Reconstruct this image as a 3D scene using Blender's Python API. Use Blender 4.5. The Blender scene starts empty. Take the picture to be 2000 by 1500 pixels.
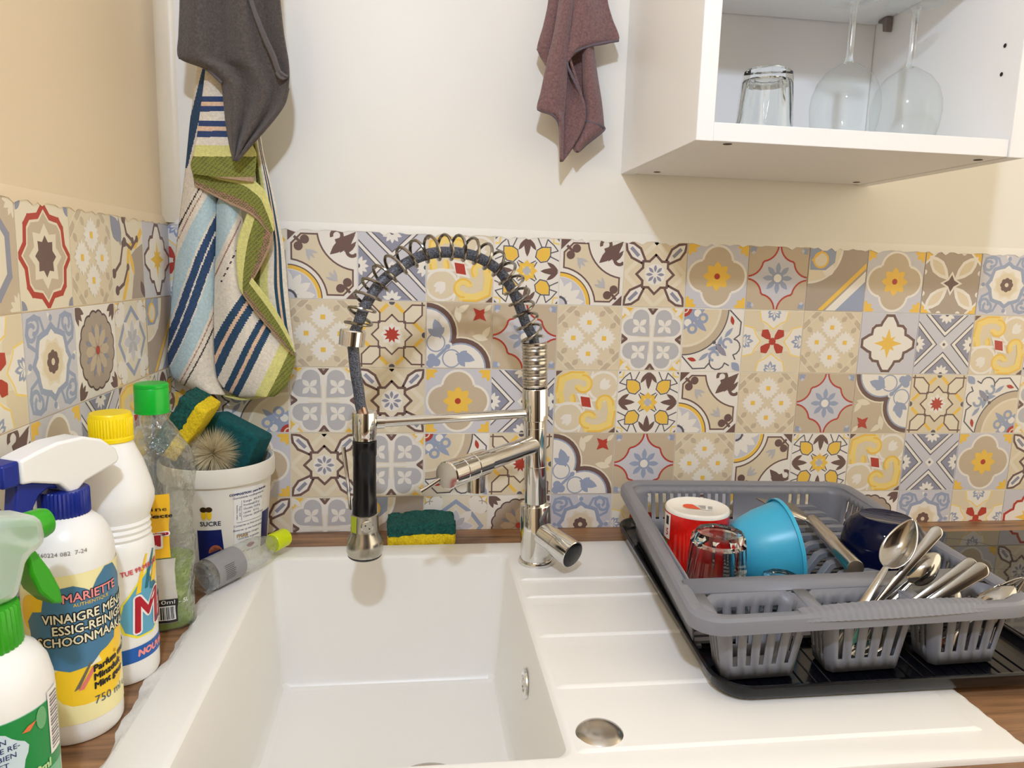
import bpy, bmesh, math, random
from mathutils import Vector, Matrix, Quaternion
random.seed(7)
PI = math.pi
SC = bpy.context.scene
COL = SC.collection

# ---------------------------------------------------------------- camera, world, lamp, exposure
cam_d = bpy.data.cameras.new('camera'); cam = bpy.data.objects.new('camera', cam_d); COL.objects.link(cam)
cam.location = (0.1866, -1.0972, 1.3066); cam.rotation_euler = (1.41518, -0.0297, -0.12794)
cam_d.sensor_width = 36; cam_d.lens = 1420.84 / 2000 * 36; cam_d.clip_start = 0.01
SC.camera = cam
SC.view_settings.view_transform = 'Standard'; SC.view_settings.look = 'None'
SC.view_settings.exposure = 0.47; SC.view_settings.gamma = 1.0; SC.view_settings.use_curve_mapping = False
world = bpy.data.worlds.new('room_ambience'); SC.world = world; world.use_nodes = True
WB = world.node_tree.nodes['Background']; WB.inputs[0].default_value = (1.0, 0.88, 0.66, 1); WB.inputs[1].default_value = 1.55
LAMP = Vector((0.138, -1.30, 1.985))
for k, (dx, dy, dz) in enumerate(((-0.022, 0.0, 0.012), (0.022, 0.006, 0.006), (0.004, -0.004, -0.016))):
    ld = bpy.data.lights.new('ceiling_spot_bulb', 'POINT'); ld.energy = 7.2; ld.color = (0.72, 0.85, 1.08); ld.shadow_soft_size = 0.014
    lo = bpy.data.objects.new('ceiling_spot_bulb', ld); COL.objects.link(lo); lo.location = LAMP + Vector((dx, dy, dz))

# ---------------------------------------------------------------- helpers
def lin(c):
    c = c / 255.0
    return c / 12.92 if c <= 0.04045 else ((c + 0.055) / 1.055) ** 2.4
def rgb(c): return (lin(c[0]), lin(c[1]), lin(c[2]), 1.0)
MATS = {}
def mat(name, col=(200, 200, 200), rough=0.5, metal=0.0, trans=0.0, ior=1.45, spec=0.5, bump=0.0, bscale=200.0, vary=0.0, vscale=20.0, coat=0.0, stretch=None, alpha=1.0, sheen=0.0, sss=0.0):
    if name in MATS: return MATS[name]
    m = bpy.data.materials.new(name); m.use_nodes = True; nt = m.node_tree; b = nt.nodes['Principled BSDF']
    b.inputs['Base Color'].default_value = rgb(col); b.inputs['Roughness'].default_value = rough; b.inputs['Metallic'].default_value = metal
    b.inputs['Transmission Weight'].default_value = trans; b.inputs['IOR'].default_value = ior; b.inputs['Specular IOR Level'].default_value = spec
    b.inputs['Coat Weight'].default_value = coat; b.inputs['Alpha'].default_value = alpha; b.inputs['Sheen Weight'].default_value = sheen
    if sss: b.inputs['Subsurface Weight'].default_value = sss; b.inputs['Subsurface Radius'].default_value = (.01, .008, .006)
    if bump or vary:
        tc = nt.nodes.new('ShaderNodeTexCoord'); mp = nt.nodes.new('ShaderNodeMapping'); nt.links.new(tc.outputs['Object'], mp.inputs[0])
        if stretch: mp.inputs['Scale'].default_value = stretch
    if bump:
        n = nt.nodes.new('ShaderNodeTexNoise'); n.inputs['Scale'].default_value = bscale; n.inputs['Detail'].default_value = 4; nt.links.new(mp.outputs[0], n.inputs[0])
        bp = nt.nodes.new('ShaderNodeBump'); bp.inputs['Strength'].default_value = min(1, bump); bp.inputs['Distance'].default_value = 0.002
        nt.links.new(n.outputs[0], bp.inputs['Height']); nt.links.new(bp.outputs[0], b.inputs['Normal'])
    if vary:
        n = nt.nodes.new('ShaderNodeTexNoise'); n.inputs['Scale'].default_value = vscale; n.inputs['Detail'].default_value = 5; nt.links.new(mp.outputs[0], n.inputs[0])
        r = nt.nodes.new('ShaderNodeValToRGB'); r.color_ramp.elements[0].position = 0.3; r.color_ramp.elements[1].position = 0.7
        a = [max(0, c * (1 - vary)) for c in col]; z = [min(255, c * (1 + vary)) for c in col]
        r.color_ramp.elements[0].color = rgb(a); r.color_ramp.elements[1].color = rgb(z)
        nt.links.new(n.outputs[0], r.inputs[0]); nt.links.new(r.outputs[0], b.inputs['Base Color'])
    MATS[name] = m
    return m
def thin_glass(name, tint=(250, 252, 252), refl=0.02, power=3.2, top=.6, rough=0.02, bump=0.0, bscale=60, body=0.0):
    """thin clear sheet: straight-through transparency plus a fresnel-weighted reflection"""
    if name in MATS: return MATS[name]
    m = bpy.data.materials.new(name); m.use_nodes = True; nt = m.node_tree; nt.nodes.clear()
    out = nt.nodes.new('ShaderNodeOutputMaterial'); mx = nt.nodes.new('ShaderNodeMixShader'); t = nt.nodes.new('ShaderNodeBsdfTransparent'); g = nt.nodes.new('ShaderNodeBsdfGlossy')
    lw = nt.nodes.new('ShaderNodeLayerWeight'); lw.inputs[0].default_value = .5; pw = nt.nodes.new('ShaderNodeMath'); pw.operation = 'POWER'; pw.inputs[1].default_value = power; fr = nt.nodes.new('ShaderNodeMapRange'); fr.inputs['To Min'].default_value = refl; fr.inputs['To Max'].default_value = top
    nt.links.new(lw.outputs['Facing'], pw.inputs[0]); nt.links.new(pw.outputs[0], fr.inputs['Value']); t.inputs[0].default_value = rgb(tint); g.inputs['Roughness'].default_value = rough
    nt.links.new(fr.outputs[0], mx.inputs[0]); nt.links.new(g.outputs[0], mx.inputs[2])
    if body:
        d = nt.nodes.new('ShaderNodeBsdfDiffuse'); d.inputs[0].default_value = rgb(tint); m2 = nt.nodes.new('ShaderNodeMixShader'); m2.inputs[0].default_value = body
        nt.links.new(t.outputs[0], m2.inputs[1]); nt.links.new(d.outputs[0], m2.inputs[2]); nt.links.new(m2.outputs[0], mx.inputs[1])
    else: nt.links.new(t.outputs[0], mx.inputs[1])
    if bump:
        tc = nt.nodes.new('ShaderNodeTexCoord'); n = nt.nodes.new('ShaderNodeTexNoise'); n.inputs['Scale'].default_value = bscale; n.inputs['Detail'].default_value = 3; nt.links.new(tc.outputs['Object'], n.inputs[0])
        bp = nt.nodes.new('ShaderNodeBump'); bp.inputs['Strength'].default_value = bump; bp.inputs['Distance'].default_value = 0.01
        nt.links.new(n.outputs[0], bp.inputs['Height']); nt.links.new(bp.outputs[0], g.inputs['Normal']); nt.links.new(bp.outputs[0], lw.inputs['Normal'])
    nt.links.new(mx.outputs[0], out.inputs[0]); MATS[name] = m
    return m

class MB:
    """collects vertices, faces and material slots for one mesh object"""
    def __init__(s): s.v = []; s.f = []; s.m = []; s.mats = []; s.sm = []
    def slot(s, m):
        if m is None: return 0
        if m not in s.mats: s.mats.append(m)
        return s.mats.index(m)
    def add(s, vs, fs, m=None, smooth=False):
        o = len(s.v); s.v += [tuple(v) for v in vs]; k = s.slot(m)
        for f in fs: s.f.append([i + o for i in f]); s.m.append(k); s.sm.append(smooth)
        return s
    def box(s, a, b, m=None):
        (x0, y0, z0), (x1, y1, z1) = a, b
        s.add([(x0,y0,z0),(x1,y0,z0),(x1,y1,z0),(x0,y1,z0),(x0,y0,z1),(x1,y0,z1),(x1,y1,z1),(x0,y1,z1)],
              [(3,2,1,0),(4,5,6,7),(0,1,5,4),(1,2,6,5),(2,3,7,6),(3,0,4,7)], m); return s
    def hexa(s, p, m=None):
        """eight corners: bottom four, top four"""
        s.add(p, [(3,2,1,0),(4,5,6,7),(0,1,5,4),(1,2,6,5),(2,3,7,6),(3,0,4,7)], m); return s
    def lathe(s, prof, n=32, m=None, c=(0,0,0), axis=None, cap=True, smooth=True):
        q = Vector((0,0,1)).rotation_difference(Vector(axis)) if axis else Quaternion()
        vs = []; C = Vector(c)
        for r, z in prof:
            for i in range(n):
                a = 2*PI*i/n; vs.append(C + q @ Vector((r*math.cos(a), r*math.sin(a), z)))
        fs = []
        for j in range(len(prof)-1):
            for i in range(n): fs.append((j*n+i, j*n+(i+1)%n, (j+1)*n+(i+1)%n, (j+1)*n+i))
        if cap:
            if prof[0][0] > 1e-6: fs.append(tuple(range(n-1,-1,-1)))
            if prof[-1][0] > 1e-6: fs.append(tuple((len(prof)-1)*n+i for i in range(n)))
        s.add(vs, fs, m, smooth); return s
    def tube(s, path, rad, n=10, m=None, closed=False, cap=True):
        P = [Vector(p) for p in path]; N = len(P); R = rad if isinstance(rad, (list, tuple)) else [rad]*N
        T = []
        for i in range(N):
            a = P[(i-1) % N] if closed or i > 0 else P[0]; b = P[(i+1) % N] if closed or i < N-1 else P[-1]
            t = (b-a); T.append(t.normalized() if t.length > 1e-9 else Vector((0,0,1)))
        u = T[0].orthogonal().normalized(); vs = []
        for i in range(N):
            if i: u = (T[i-1].rotation_difference(T[i])) @ u
            u = (u - T[i]*u.dot(T[i])).normalized(); w = T[i].cross(u)
            for k in range(n):
                a = 2*PI*k/n; vs.append(P[i] + R[i]*(math.cos(a)*u + math.sin(a)*w))
        fs = [(i*n+k, i*n+(k+1)%n, ((i+1)%N)*n+(k+1)%n, ((i+1)%N)*n+k) for i in range(N if closed else N-1) for k in range(n)]
        if cap and not closed: fs.append(tuple(range(n-1,-1,-1))); fs.append(tuple((N-1)*n+k for k in range(n)))
        s.add(vs, fs, m, True); return s
    def prism(s, pts, M, thick, m=None):
        """2-D outline extruded by thick (centred) and placed by matrix M (outline in local x,z; depth along local y)"""
        n = len(pts); vs = [M @ Vector((x, -thick/2, z)) for x, z in pts] + [M @ Vector((x, thick/2, z)) for x, z in pts]
        fs = [tuple(range(n)), tuple(range(2*n-1, n-1, -1))] + [(i, i+n, (i+1)%n+n, (i+1)%n) for i in range(n)]
        s.add(vs, fs, m); return s
    def grid(s, fn, nu, nv, m=None, smooth=True, colfn=None):
        o = len(s.v); s.v += [tuple(fn(i/nu, j/nv)) for j in range(nv+1) for i in range(nu+1)]
        for j in range(nv):
            for i in range(nu):
                a = o + j*(nu+1)+i; s.f.append([a, a+1, a+nu+2, a+nu+1]); s.sm.append(smooth)
                s.m.append(s.slot(colfn((i+.5)/nu, (j+.5)/nv) if colfn else m))
        return s
    def build(s, name, m=None, parent=None, loc=None, bevel=0.0, seg=2, sub=0, solid=0.0, sharp=34):
        me = bpy.data.meshes.new(name); me.from_pydata(s.v, [], s.f); 
        mats = s.mats or ([m] if m else [])
        if m and m not in mats and not s.mats: mats = [m]
        for x in mats: me.materials.append(x)
        me.polygons.foreach_set('material_index', s.m); me.polygons.foreach_set('use_smooth', s.sm); me.update(); me.set_sharp_from_angle(angle=math.radians(sharp))
        o = bpy.data.objects.new(name, me); COL.objects.link(o)
        if loc is not None: o.location = loc
        if parent is not None: o.parent = parent
        if bevel:
            d = o.modifiers.new('edge', 'BEVEL'); d.width = bevel; d.segments = seg; d.limit_method = 'ANGLE'; d.angle_limit = math.radians(35); d.harden_normals = False
        if solid:
            d = o.modifiers.new('thickness', 'SOLIDIFY'); d.thickness = solid; d.offset = 0
        if sub:
            d = o.modifiers.new('round', 'SUBSURF'); d.levels = sub; d.render_levels = sub
        return o
def tag(o, label, cat, group=None):
    o['label'] = label; o['category'] = cat
    if group: o['group'] = group
    return o
def thing(name, label, cat, loc=(0,0,0), rotz=0.0, group=None, rot=None):
    o = bpy.data.objects.new(name, None); COL.objects.link(o); o.location = loc; o.rotation_euler = rot if rot else (0, 0, rotz); o.empty_display_size = 0.02
    return tag(o, label, cat, group)
def struct(o): o['kind'] = 'structure'; return o
def lerp(a, b, t): return a + (b-a)*t
def smoothpath(pts, n=8):
    """Catmull-Rom through points (any dimension)"""
    P = [Vector(p) for p in pts]; out = []
    for i in range(len(P)-1):
        p0 = P[i-1] if i else P[0]*2-P[1]; p1 = P[i]; p2 = P[i+1]; p3 = P[i+2] if i+2 < len(P) else P[-1]*2-P[-2]
        for k in range(n):
            t = k/n; out.append(0.5*((2*p1) + (p2-p0)*t + (2*p0-5*p1+4*p2-p3)*t*t + (3*p1-p0-3*p2+p3)*t**3))
    out.append(P[-1]); return out
def text_geo(s, size=0.01, bold=0.0, align='CENTER', shear=0.0, sx=1.0):
    cu = bpy.data.curves.new('t', 'FONT'); cu.body = s; cu.size = size; cu.offset = bold; cu.align_x = align; cu.shear = shear; cu.resolution_u = 2; cu.fill_mode = 'FRONT'
    o = bpy.data.objects.new('t', cu); COL.objects.link(o)
    me = o.to_mesh(); vs = [(v.co.x*sx, v.co.y) for v in me.vertices]; fs = [tuple(p.vertices) for p in me.polygons]
    o.to_mesh_clear(); bpy.data.objects.remove(o); bpy.data.curves.remove(cu)
    return vs, fs
def put_text(mb, s, fn, x, y, size, m, bold=0.0, align='CENTER', rot=0.0, lift=0.0003, shear=0.0, sx=1.0):
    """flat lettering laid on a surface; bold strokes are thickened by overprinting"""
    vs, fs = text_geo(s, size, 0.0, align, shear, sx); c, si = math.cos(rot), math.sin(rot)
    for k, (ox, oy) in enumerate(((0,0),) if bold <= 0.00015 else ((0,0),(bold,0),(-bold,0),(0,bold),(0,-bold))):
        mb.add([fn(x + ox + a*c - b*si, y + oy + a*si + b*c, lift + .000008*k) for a, b in vs], fs, m)
def put_poly(mb, pts, fn, m, lift=0.0002, step=0.004):
    """flat 2-D outline cut into strips and laid on a curved surface"""
    bm = bmesh.new(); f = bm.faces.new([bm.verts.new((x, y, 0)) for x, y in pts]); bmesh.ops.triangulate(bm, faces=[f])
    xs = [p[0] for p in pts]; x = math.floor(min(xs)/step)*step + step
    while x < max(xs):
        bmesh.ops.bisect_plane(bm, geom=bm.verts[:]+bm.edges[:]+bm.faces[:], plane_co=(x,0,0), plane_no=(1,0,0), dist=1e-7); x += step
    bm.verts.ensure_lookup_table(); bm.verts.index_update()
    mb.add([fn(v.co.x, v.co.y, lift) for v in bm.verts], [[v.index for v in f.verts] for f in bm.faces], m); bm.free()
def blob(cx, cy, rx, ry, n=20, wob=0.0, k=5, ph=0.0):
    return [(cx + rx*(1+wob*math.sin(k*a+ph))*math.cos(a), cy + ry*(1+wob*math.sin(k*a+ph))*math.sin(a)) for a in [2*PI*i/n for i in range(n)]]
# ---------------------------------------------------------------- the room shell
XC = -0.162      # the corner of the two walls
ZT = 1.356       # top edge of the tiled band
ZK = 0.900       # top of the worktop
m_wall = mat('cream_gloss_paint', (240, 236, 226), rough=0.42, spec=0.4, bump=0.10, bscale=14)
m_wallL = mat('cream_paint_warm_light', (228, 208, 177), rough=0.4, spec=0.4, bump=0.12, bscale=14)  # same cream paint as the back wall, warmer ambient light put into the colour
m_grout = mat('cream_joint', (236, 226, 204), rough=0.5)
wb = MB(); wb.box((XC-0.1, 0, 0), (2.3, 0.1, 2.5))
wall_back = struct(wb.build('wall_back', m_wall))
wl = MB(); wl.box((XC-0.1, -2.7, 0), (XC, 0, 2.5))
wall_left = struct(wl.build('wall_left', m_wallL))
wf = MB(); wf.box((XC-0.1, -2.8, 0), (2.3, -2.7, 2.5)); added_front_wall = struct(wf.build('added_front_wall', mat('taupe_paint', (104, 86, 70), rough=.6)))  # unseen wall, added and kept dark so the chrome reflects dark bands
wd = MB(); wd.box((0.55, -2.7, 0.001), (1.4, -2.66, 2.03)); struct(wd.build('added_door_1', mat('added_door_dark', (40, 30, 25), rough=.5)))  # unseen door, made up as another dark shape for the chrome to reflect
cl_ = MB(); cl_.box((XC-0.1, -2.8, 2.5), (2.3, 0.1, 2.58)); struct(cl_.build('added_ceiling', mat('white_ceiling', (240, 236, 228), rough=.8)))  # unseen, added to cut the ambient light from above
fl = MB(); fl.box((XC-0.1, -3.2, -0.05), (2.3, 0.1, 0)); struct(fl.build('floor', mat('floor_grey', (120, 100, 82), rough=0.6, vary=.15, vscale=6)))

# ---------------------------------------------------------------- patterned tiles: every motif is a set of coloured inlays
TC = dict(white=(240,234,224), cream=(233,222,198), lbeige=(226,211,182), beige=(216,200,170), tan=(202,184,158), taupe=(178,162,146), brown=(116,91,85), dbrown=(98,80,76), yellow=(242,198,86), lyel=(244,216,130), lav=(208,206,212), grey=(192,190,192), slate=(150,150,166), blue=(158,168,192), dark=(98,95,102), red=(184,70,56))
def tmat(c): return mat('tile_' + c, TC[c], rough=0.33, spec=0.4)
def clip(pts):
    L = 0.985
    for ax, sg in ((0,1),(0,-1),(1,1),(1,-1)):
        out = []; n = len(pts)
        for i in range(n):
            a, b = pts[i], pts[(i+1) % n]; da, db = L - sg*a[ax], L - sg*b[ax]
            if da >= 0: out.append(a)
            if (da >= 0) != (db >= 0):
                t = da/(da-db); out.append((a[0]+(b[0]-a[0])*t, a[1]+(b[1]-a[1])*t))
        pts = out
        if len(pts) < 3: return []
    return pts
class Motif:
    def __init__(s, base): s.p = []; s.base = base; s.r = 0.0; s.lv = 0; s.hold = False; s.sub = 0.0; s.ro = 0.0
    def P(s, c, pts):
        ca, sa = math.cos(s.r), math.sin(s.r); q = clip([(x*ca-y*sa, x*sa+y*ca) for x, y in pts])
        q = [p for i, p in enumerate(q) if i == 0 or abs(p[0]-q[i-1][0])+abs(p[1]-q[i-1][1]) > 1e-5]
        if not s.hold: s.lv += 1
        if len(q) >= 3: s.p.append((c, q, s.lv + s.sub))
    def C(s, c, x, y, r, n=20, ry=None): s.P(c, [(x+r*math.cos(2*PI*i/n), y+(ry or r)*math.sin(2*PI*i/n)) for i in range(n)])
    def RING(s, c, x, y, r0, r1, a0=0, a1=360, n=24):
        s.lv += 1; s.hold = True
        for i in range(n):      # short convex pieces so that clipping stays clean
            a, b = math.radians(a0+(a1-a0)*i/n), math.radians(a0+(a1-a0)*(i+1)/n)
            s.P(c, [(x+r0*math.cos(a), y+r0*math.sin(a)), (x+r1*math.cos(a), y+r1*math.sin(a)), (x+r1*math.cos(b), y+r1*math.sin(b)), (x+r0*math.cos(b), y+r0*math.sin(b))])
        s.hold = False
    def LN(s, c, pts, w, closed=False):
        n = len(pts); s.lv += 1; s.hold = True
        for i in range(n if closed else n-1):
            (x0, y0), (x1, y1) = pts[i], pts[(i+1) % n]; d = math.hypot(x1-x0, y1-y0)
            if d < 1e-6: continue
            s.sub = s.ro + .07*(i % 3); ux, uy = (x1-x0)/d, (y1-y0)/d; e = w*0.35; nx, ny = -uy*w/2, ux*w/2
            s.P(c, [(x0-ux*e+nx, y0-uy*e+ny), (x0-ux*e-nx, y0-uy*e-ny), (x1+ux*e-nx, y1+uy*e-ny), (x1+ux*e+nx, y1+uy*e+ny)])
        s.hold = False; s.sub = s.ro
    def PET(s, c, x0, y0, x1, y1, w, k=0.55):
        dx, dy = x1-x0, y1-y0; d = math.hypot(dx, dy); nx, ny = -dy/d, dx/d; pts = []
        T = (0, .12, .3, k, .78, .92, 1)
        def ww(t): return w/2*(math.sin(PI*min(1, t/k*0.5)) if t < k else math.cos(PI/2*(t-k)/(1-k)))
        for t in T: pts.append((x0+dx*t+nx*ww(t), y0+dy*t+ny*ww(t)))
        for t in T[-2:0:-1]: pts.append((x0+dx*t-nx*ww(t), y0+dy*t-ny*ww(t)))
        s.P(c, pts)
    def STAR(s, c, n, r0, r1, rot=0, x=0, y=0): s.P(c, [(x+(r1 if i % 2 == 0 else r0)*math.cos(rot+PI*i/n), y+(r1 if i % 2 == 0 else r0)*math.sin(rot+PI*i/n)) for i in range(2*n)])
    def FLOWER(s, c, n, x, y, r0, r1, w, rot=0):
        for i in range(n):
            a = rot+2*PI*i/n; s.PET(c, x+r0*math.cos(a), y+r0*math.sin(a), x+r1*math.cos(a), y+r1*math.sin(a), w)
    def four(s, fn):
        lv = top = s.lv
        for k in range(4): s.r = k*PI/2; s.lv = lv; s.ro = s.sub = .22*k; fn(); top = max(top, s.lv)
        s.r = 0.0; s.lv = top; s.ro = s.sub = 0.0
    def mesh(s, name, rot=0):
        T = 0.0011; h = 0.0494; mb = MB(); b = tmat(s.base)
        mb.box((-h, -T, -h), (h, 0, h), b); ca, sa = [(1,0),(0,1),(-1,0),(0,-1)][rot]; y = -T
        for c, q, lv in s.p:
            y = -T - 0.000016*lv; pts = [(a*ca-d*sa, a*sa+d*ca) for a, d in q]
            mb.add([(a*h, y, d*h) for a, d in pts], [tuple(range(len(pts)))], tmat(c))
        me = bpy.data.meshes.new('tile_' + name); me.from_pydata(mb.v, [], mb.f)
        for x in mb.mats: me.materials.append(x)
        me.polygons.foreach_set('material_index', mb.m); me.update(); return me
def arcp(x, y, r, a0, a1, n=8): return [(x+r*math.cos(math.radians(a0+(a1-a0)*i/n)), y+r*math.sin(math.radians(a0+(a1-a0)*i/n))) for i in range(n+1)]
def d_daisy():
    d = Motif('lbeige')
    def q():
        for x, y in ((.86,.5),(.5,.86)):
            for a in (-50, 0, 50, 180):
                A = math.radians(a+(45 if x > y else 45)); d.PET('tan', x, y, x+.26*math.cos(A), y+.26*math.sin(A), .17)
        d.LN('cream', [(.62,1),(1,.62)], .035); d.LN('cream', [(.35,1),(1,.35)], .03)
        d.FLOWER('white', 8, .49, 0, .03, .36, .15, PI/8); d.FLOWER('white', 4, .49, 0, .03, .40, .13); d.FLOWER('white', 4, .49, 0, .03, .34, .12, PI/4)
        d.P('yellow', [(.42,.07),(.56,.07),(.56,-.07),(.42,-.07)])
    d.four(q); return d
def d_redstar():
    d = Motif('tan'); o = []
    for k in range(4):
        c, s = math.cos(-k*PI/2), math.sin(-k*PI/2)
        seg = arcp(.56, 1.04, .52, 184, 261, 7) + arcp(1.04, .56, .52, 189, 266, 7)
        o += [(x*c-y*s, x*s+y*c) for x, y in seg]
    d.P('lav', o); d.LN('red', o, .055, True); d.FLOWER('blue', 8, 0, 0, .1, .5, .17); d.RING('blue', 0, 0, .1, .2); d.C('white', 0, 0, .13)
    def q(): d.P('blue', [(.78,.8),(.95,.76),(.97,.95),(.8,.97)]); d.P('lav', [(.72,.88),(.8,.78),(.84,.88),(.78,.94)])
    d.four(q); return d
def d_quatre():
    d = Motif('lav')
    def q():
        for a in (10, 45, 80): A = math.radians(180+a); d.PET('yellow', .98, .98, .98+.36*math.cos(A), .98+.36*math.sin(A), .18)
    d.four(q); d.four(lambda: d.C('white', .46, 0, .53, 26)); d.four(lambda: d.C('tan', .46, 0, .455, 26)); d.P('tan', [(-.5,-.5),(.5,-.5),(.5,.5),(-.5,.5)])
    d.FLOWER('yellow', 8, 0, 0, .06, .46, .25); d.RING('yellow', 0, 0, .08, .2); d.C('red', 0, 0, .095, 12); return d
def d_link(blue):
    d = Motif('lbeige')
    if blue: d.LN('cream', [(0,.98),(.98,0),(0,-.98),(-.98,0)], .13, True)
    else:
        d.LN('yellow', [(.12,.9),(.9,.12)], .1); d.four(lambda: d.LN('yellow', [(.15,.88),(.88,.15)], .1)); d.four(lambda: d.C('dark', .98, 0, .09, 10))
    d.P('cream', [(x*1.0, y) for x, y in [(0,.6),(.2,.4),(.42,.42),(.4,.2),(.6,0),(.4,-.2),(.42,-.42),(.2,-.4),(0,-.6),(-.2,-.4),(-.42,-.42),(-.4,-.2),(-.6,0),(-.4,.2),(-.42,.42),(-.2,.4)]])
    w = .075 if blue else .045
    def q():
        cap = [(.34,.44),(.44,.34),(.78,.5),(.93,.72),(.97,.97),(.72,.93),(.5,.78)] if blue else [(.36,.36),(.66,.36),(.9,.6),(.9,.9),(.6,.9),(.36,.66)]
        d.P('white' if blue else 'cream', cap); d.LN('brown', cap, w, True)
        if blue: d.LN('slate', [(.58,.58),(.78,.78)], .11)
        else: d.LN('brown', [(.9,.6),(.9,1)], w); d.LN('brown', [(.6,.9),(1,.9)], w)
    d.four(q)
    d.LN('brown', [(0,.6),(.2,.4),(.4,.4),(.4,.2),(.6,0),(.4,-.2),(.4,-.4),(.2,-.4),(0,-.6),(-.2,-.4),(-.4,-.4),(-.4,-.2),(-.6,0),(-.4,.2),(-.4,.4),(-.2,.4)], w, True)
    if blue: d.C('white', 0, 0, .33); d.FLOWER('slate', 8, 0, 0, .07, .3, .1)
    else: d.STAR('white', 8, .26, .36); d.STAR('red', 10, .15, .26)
    return d
def d_fourleaf():
    d = Motif('cream')
    def q():
        d.P('yellow', [(.6,1),(1,.6),(1,1)]); d.PET('white', 1, 1, .72, .72, .16); d.PET('white', .95, .98, .7, .95, .1)
        d.C('white', .66, .36, .36); d.C('white', .36, .66, .36); d.C('grey', .66, .37, .27); d.C('grey', .37, .66, .27); d.P('grey', [(.08,.08),(.66,.1),(.6,.6),(.1,.66)])
        for a in (0, 90, 180, 270): A = math.radians(a+45); d.PET('white', .41, .41, .41+.3*math.cos(A), .41+.3*math.sin(A), .17)
        d.P('brown', [(.97,.17),(.74,0),(.97,-.17)]); d.P('taupe', [(.98,.07),(.88,0),(.98,-.07)])
    d.four(q); d.LN('white', [(-.74,0),(.74,0)], .1); d.LN('white', [(0,-.74),(0,.74)], .1); return d
def d_oct():
    d = Motif('white'); lw = .034
    def q():
        cap = [(.26,.42),(.42,.26),(.62,.3),(.72,.45),(.72,.72),(.45,.72),(.3,.62)]
        d.P('yellow', [(x*.9+.05, y*.9+.05) for x, y in cap]); d.LN('dark', cap, lw, True)
        d.LN('dark', [(.26,.3),(0,.16)], lw); d.LN('dark', [(.3,.26),(.16,0)], lw)
        d.LN('dark', [(.72,.55),(.95,.62),(.82,.78),(.62,.95),(.55,.72)], lw); d.LN('dark', [(.7,.45),(.98,.32)], lw); d.LN('dark', [(.45,.7),(.32,.98)], lw)
        d.PET('brown', .98, 0, .42, 0, .2, .45); d.PET('brown', .98, .02, .62, .27, .13); d.PET('brown', .98, -.02, .62, -.27, .13)
        d.LN('lyel', [(.8,.98),(.8,.86),(.98,.82)], .05); d.P('dark', [(.9,.98),(.98,.9),(.98,.98)])
    d.four(q); d.STAR('yellow', 8, .24, .33); d.C('grey', 0, 0, .13); d.STAR('lyel', 4, .08, .22, PI/4); d.C('grey', 0, 0, .11); return d
def d_arc():
    d = Motif('white')
    o = [(-.88,.14),(-.88,.6),(-.6,.88),(-.14,.88)] + arcp(1.05, 1.05, 1.2, 188, 262, 10) + [(.88,-.14),(.88,-.6),(.6,-.88),(.14,-.88)] + arcp(-1.05, -1.05, 1.2, 8, 82, 10)
    d.P('lbeige', o); d.LN('brown', o, .05, True)
    d.RING('brown', -1, -1, .96, 1.0, 0, 90); d.RING('yellow', -1, -1, .86, .965, 0, 90); d.P('lav', [(-1,-1)]+arcp(-1,-1,.84,0,90,12))
    for a in (8, 35, 62, 88): A = math.radians(a); d.PET('white', -1+.2*math.cos(A), -1+.2*math.sin(A), -1+.8*math.cos(A), -1+.8*math.sin(A), .27)
    d.RING('dark', -1, -1, .2, .27, 0, 90)
    d.PET('brown', .98, .98, .22, .3, .3, .6); d.PET('brown', .95, .9, .5, .35, .16)
    d.RING('brown', .42, .86, .1, .2, -40, 200); d.LN('brown', [(.42,.7),(.7,.8)], .12); d.RING('brown', .86, .42, .1, .2, 60, 330); d.LN('brown', [(.7,.42),(.8,.7)], .12); d.PET('brown', .98, .7, .7, .35, .14)
    for s in (0, 1):
        f = (lambda x, y: (x, y)) if s == 0 else (lambda x, y: (y, x))
        d.C('brown', *f(-.5, .72), .13); d.C('brown', *f(-.68, .52), .13); d.LN('brown', [f(-.78,.78), f(-.6,.62)], .08)
        for a in (-75, -45, -15): A = math.radians(a); x, y = f(.34*math.cos(A), .34*math.sin(A)); p = f(-.45, .42); d.PET('grey', p[0]-.1*x, p[1]-.1*y, p[0]+x, p[1]+y, .09)
        d.P('brown', [f(-1,1), f(-.66,1), f(-1,.66)])
    return d
def d_xstripe():
    d = Motif('lav'); 
    def q():
        d.P('slate', [(.98,.6),(.98,-.6),(.4,0)]); d.P('blue', [(.98,.3),(.98,-.3),(.7,0)])
        d.LN('white', [(1.05,.74),(.36,0),(1.05,-.74)], .13); d.LN('dark', [(1.05,.82),(.26,0),(1.05,-.82)], .035); d.LN('dark', [(1.0,.6),(.43,0),(1.0,-.6)], .03)
        for a in (110, 145, 180, 215, 250): A = math.radians(a); d.PET('white', .98, 0, .98+.3*math.cos(A), .3*math.sin(A), .12)
        d.C('dark', 1, 0, .07, 10)
    d.four(q); d.P('white', [(.17,0),(0,.17),(-.17,0),(0,-.17)]); d.C('dark', 0, 0, .05, 10); return d
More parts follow.
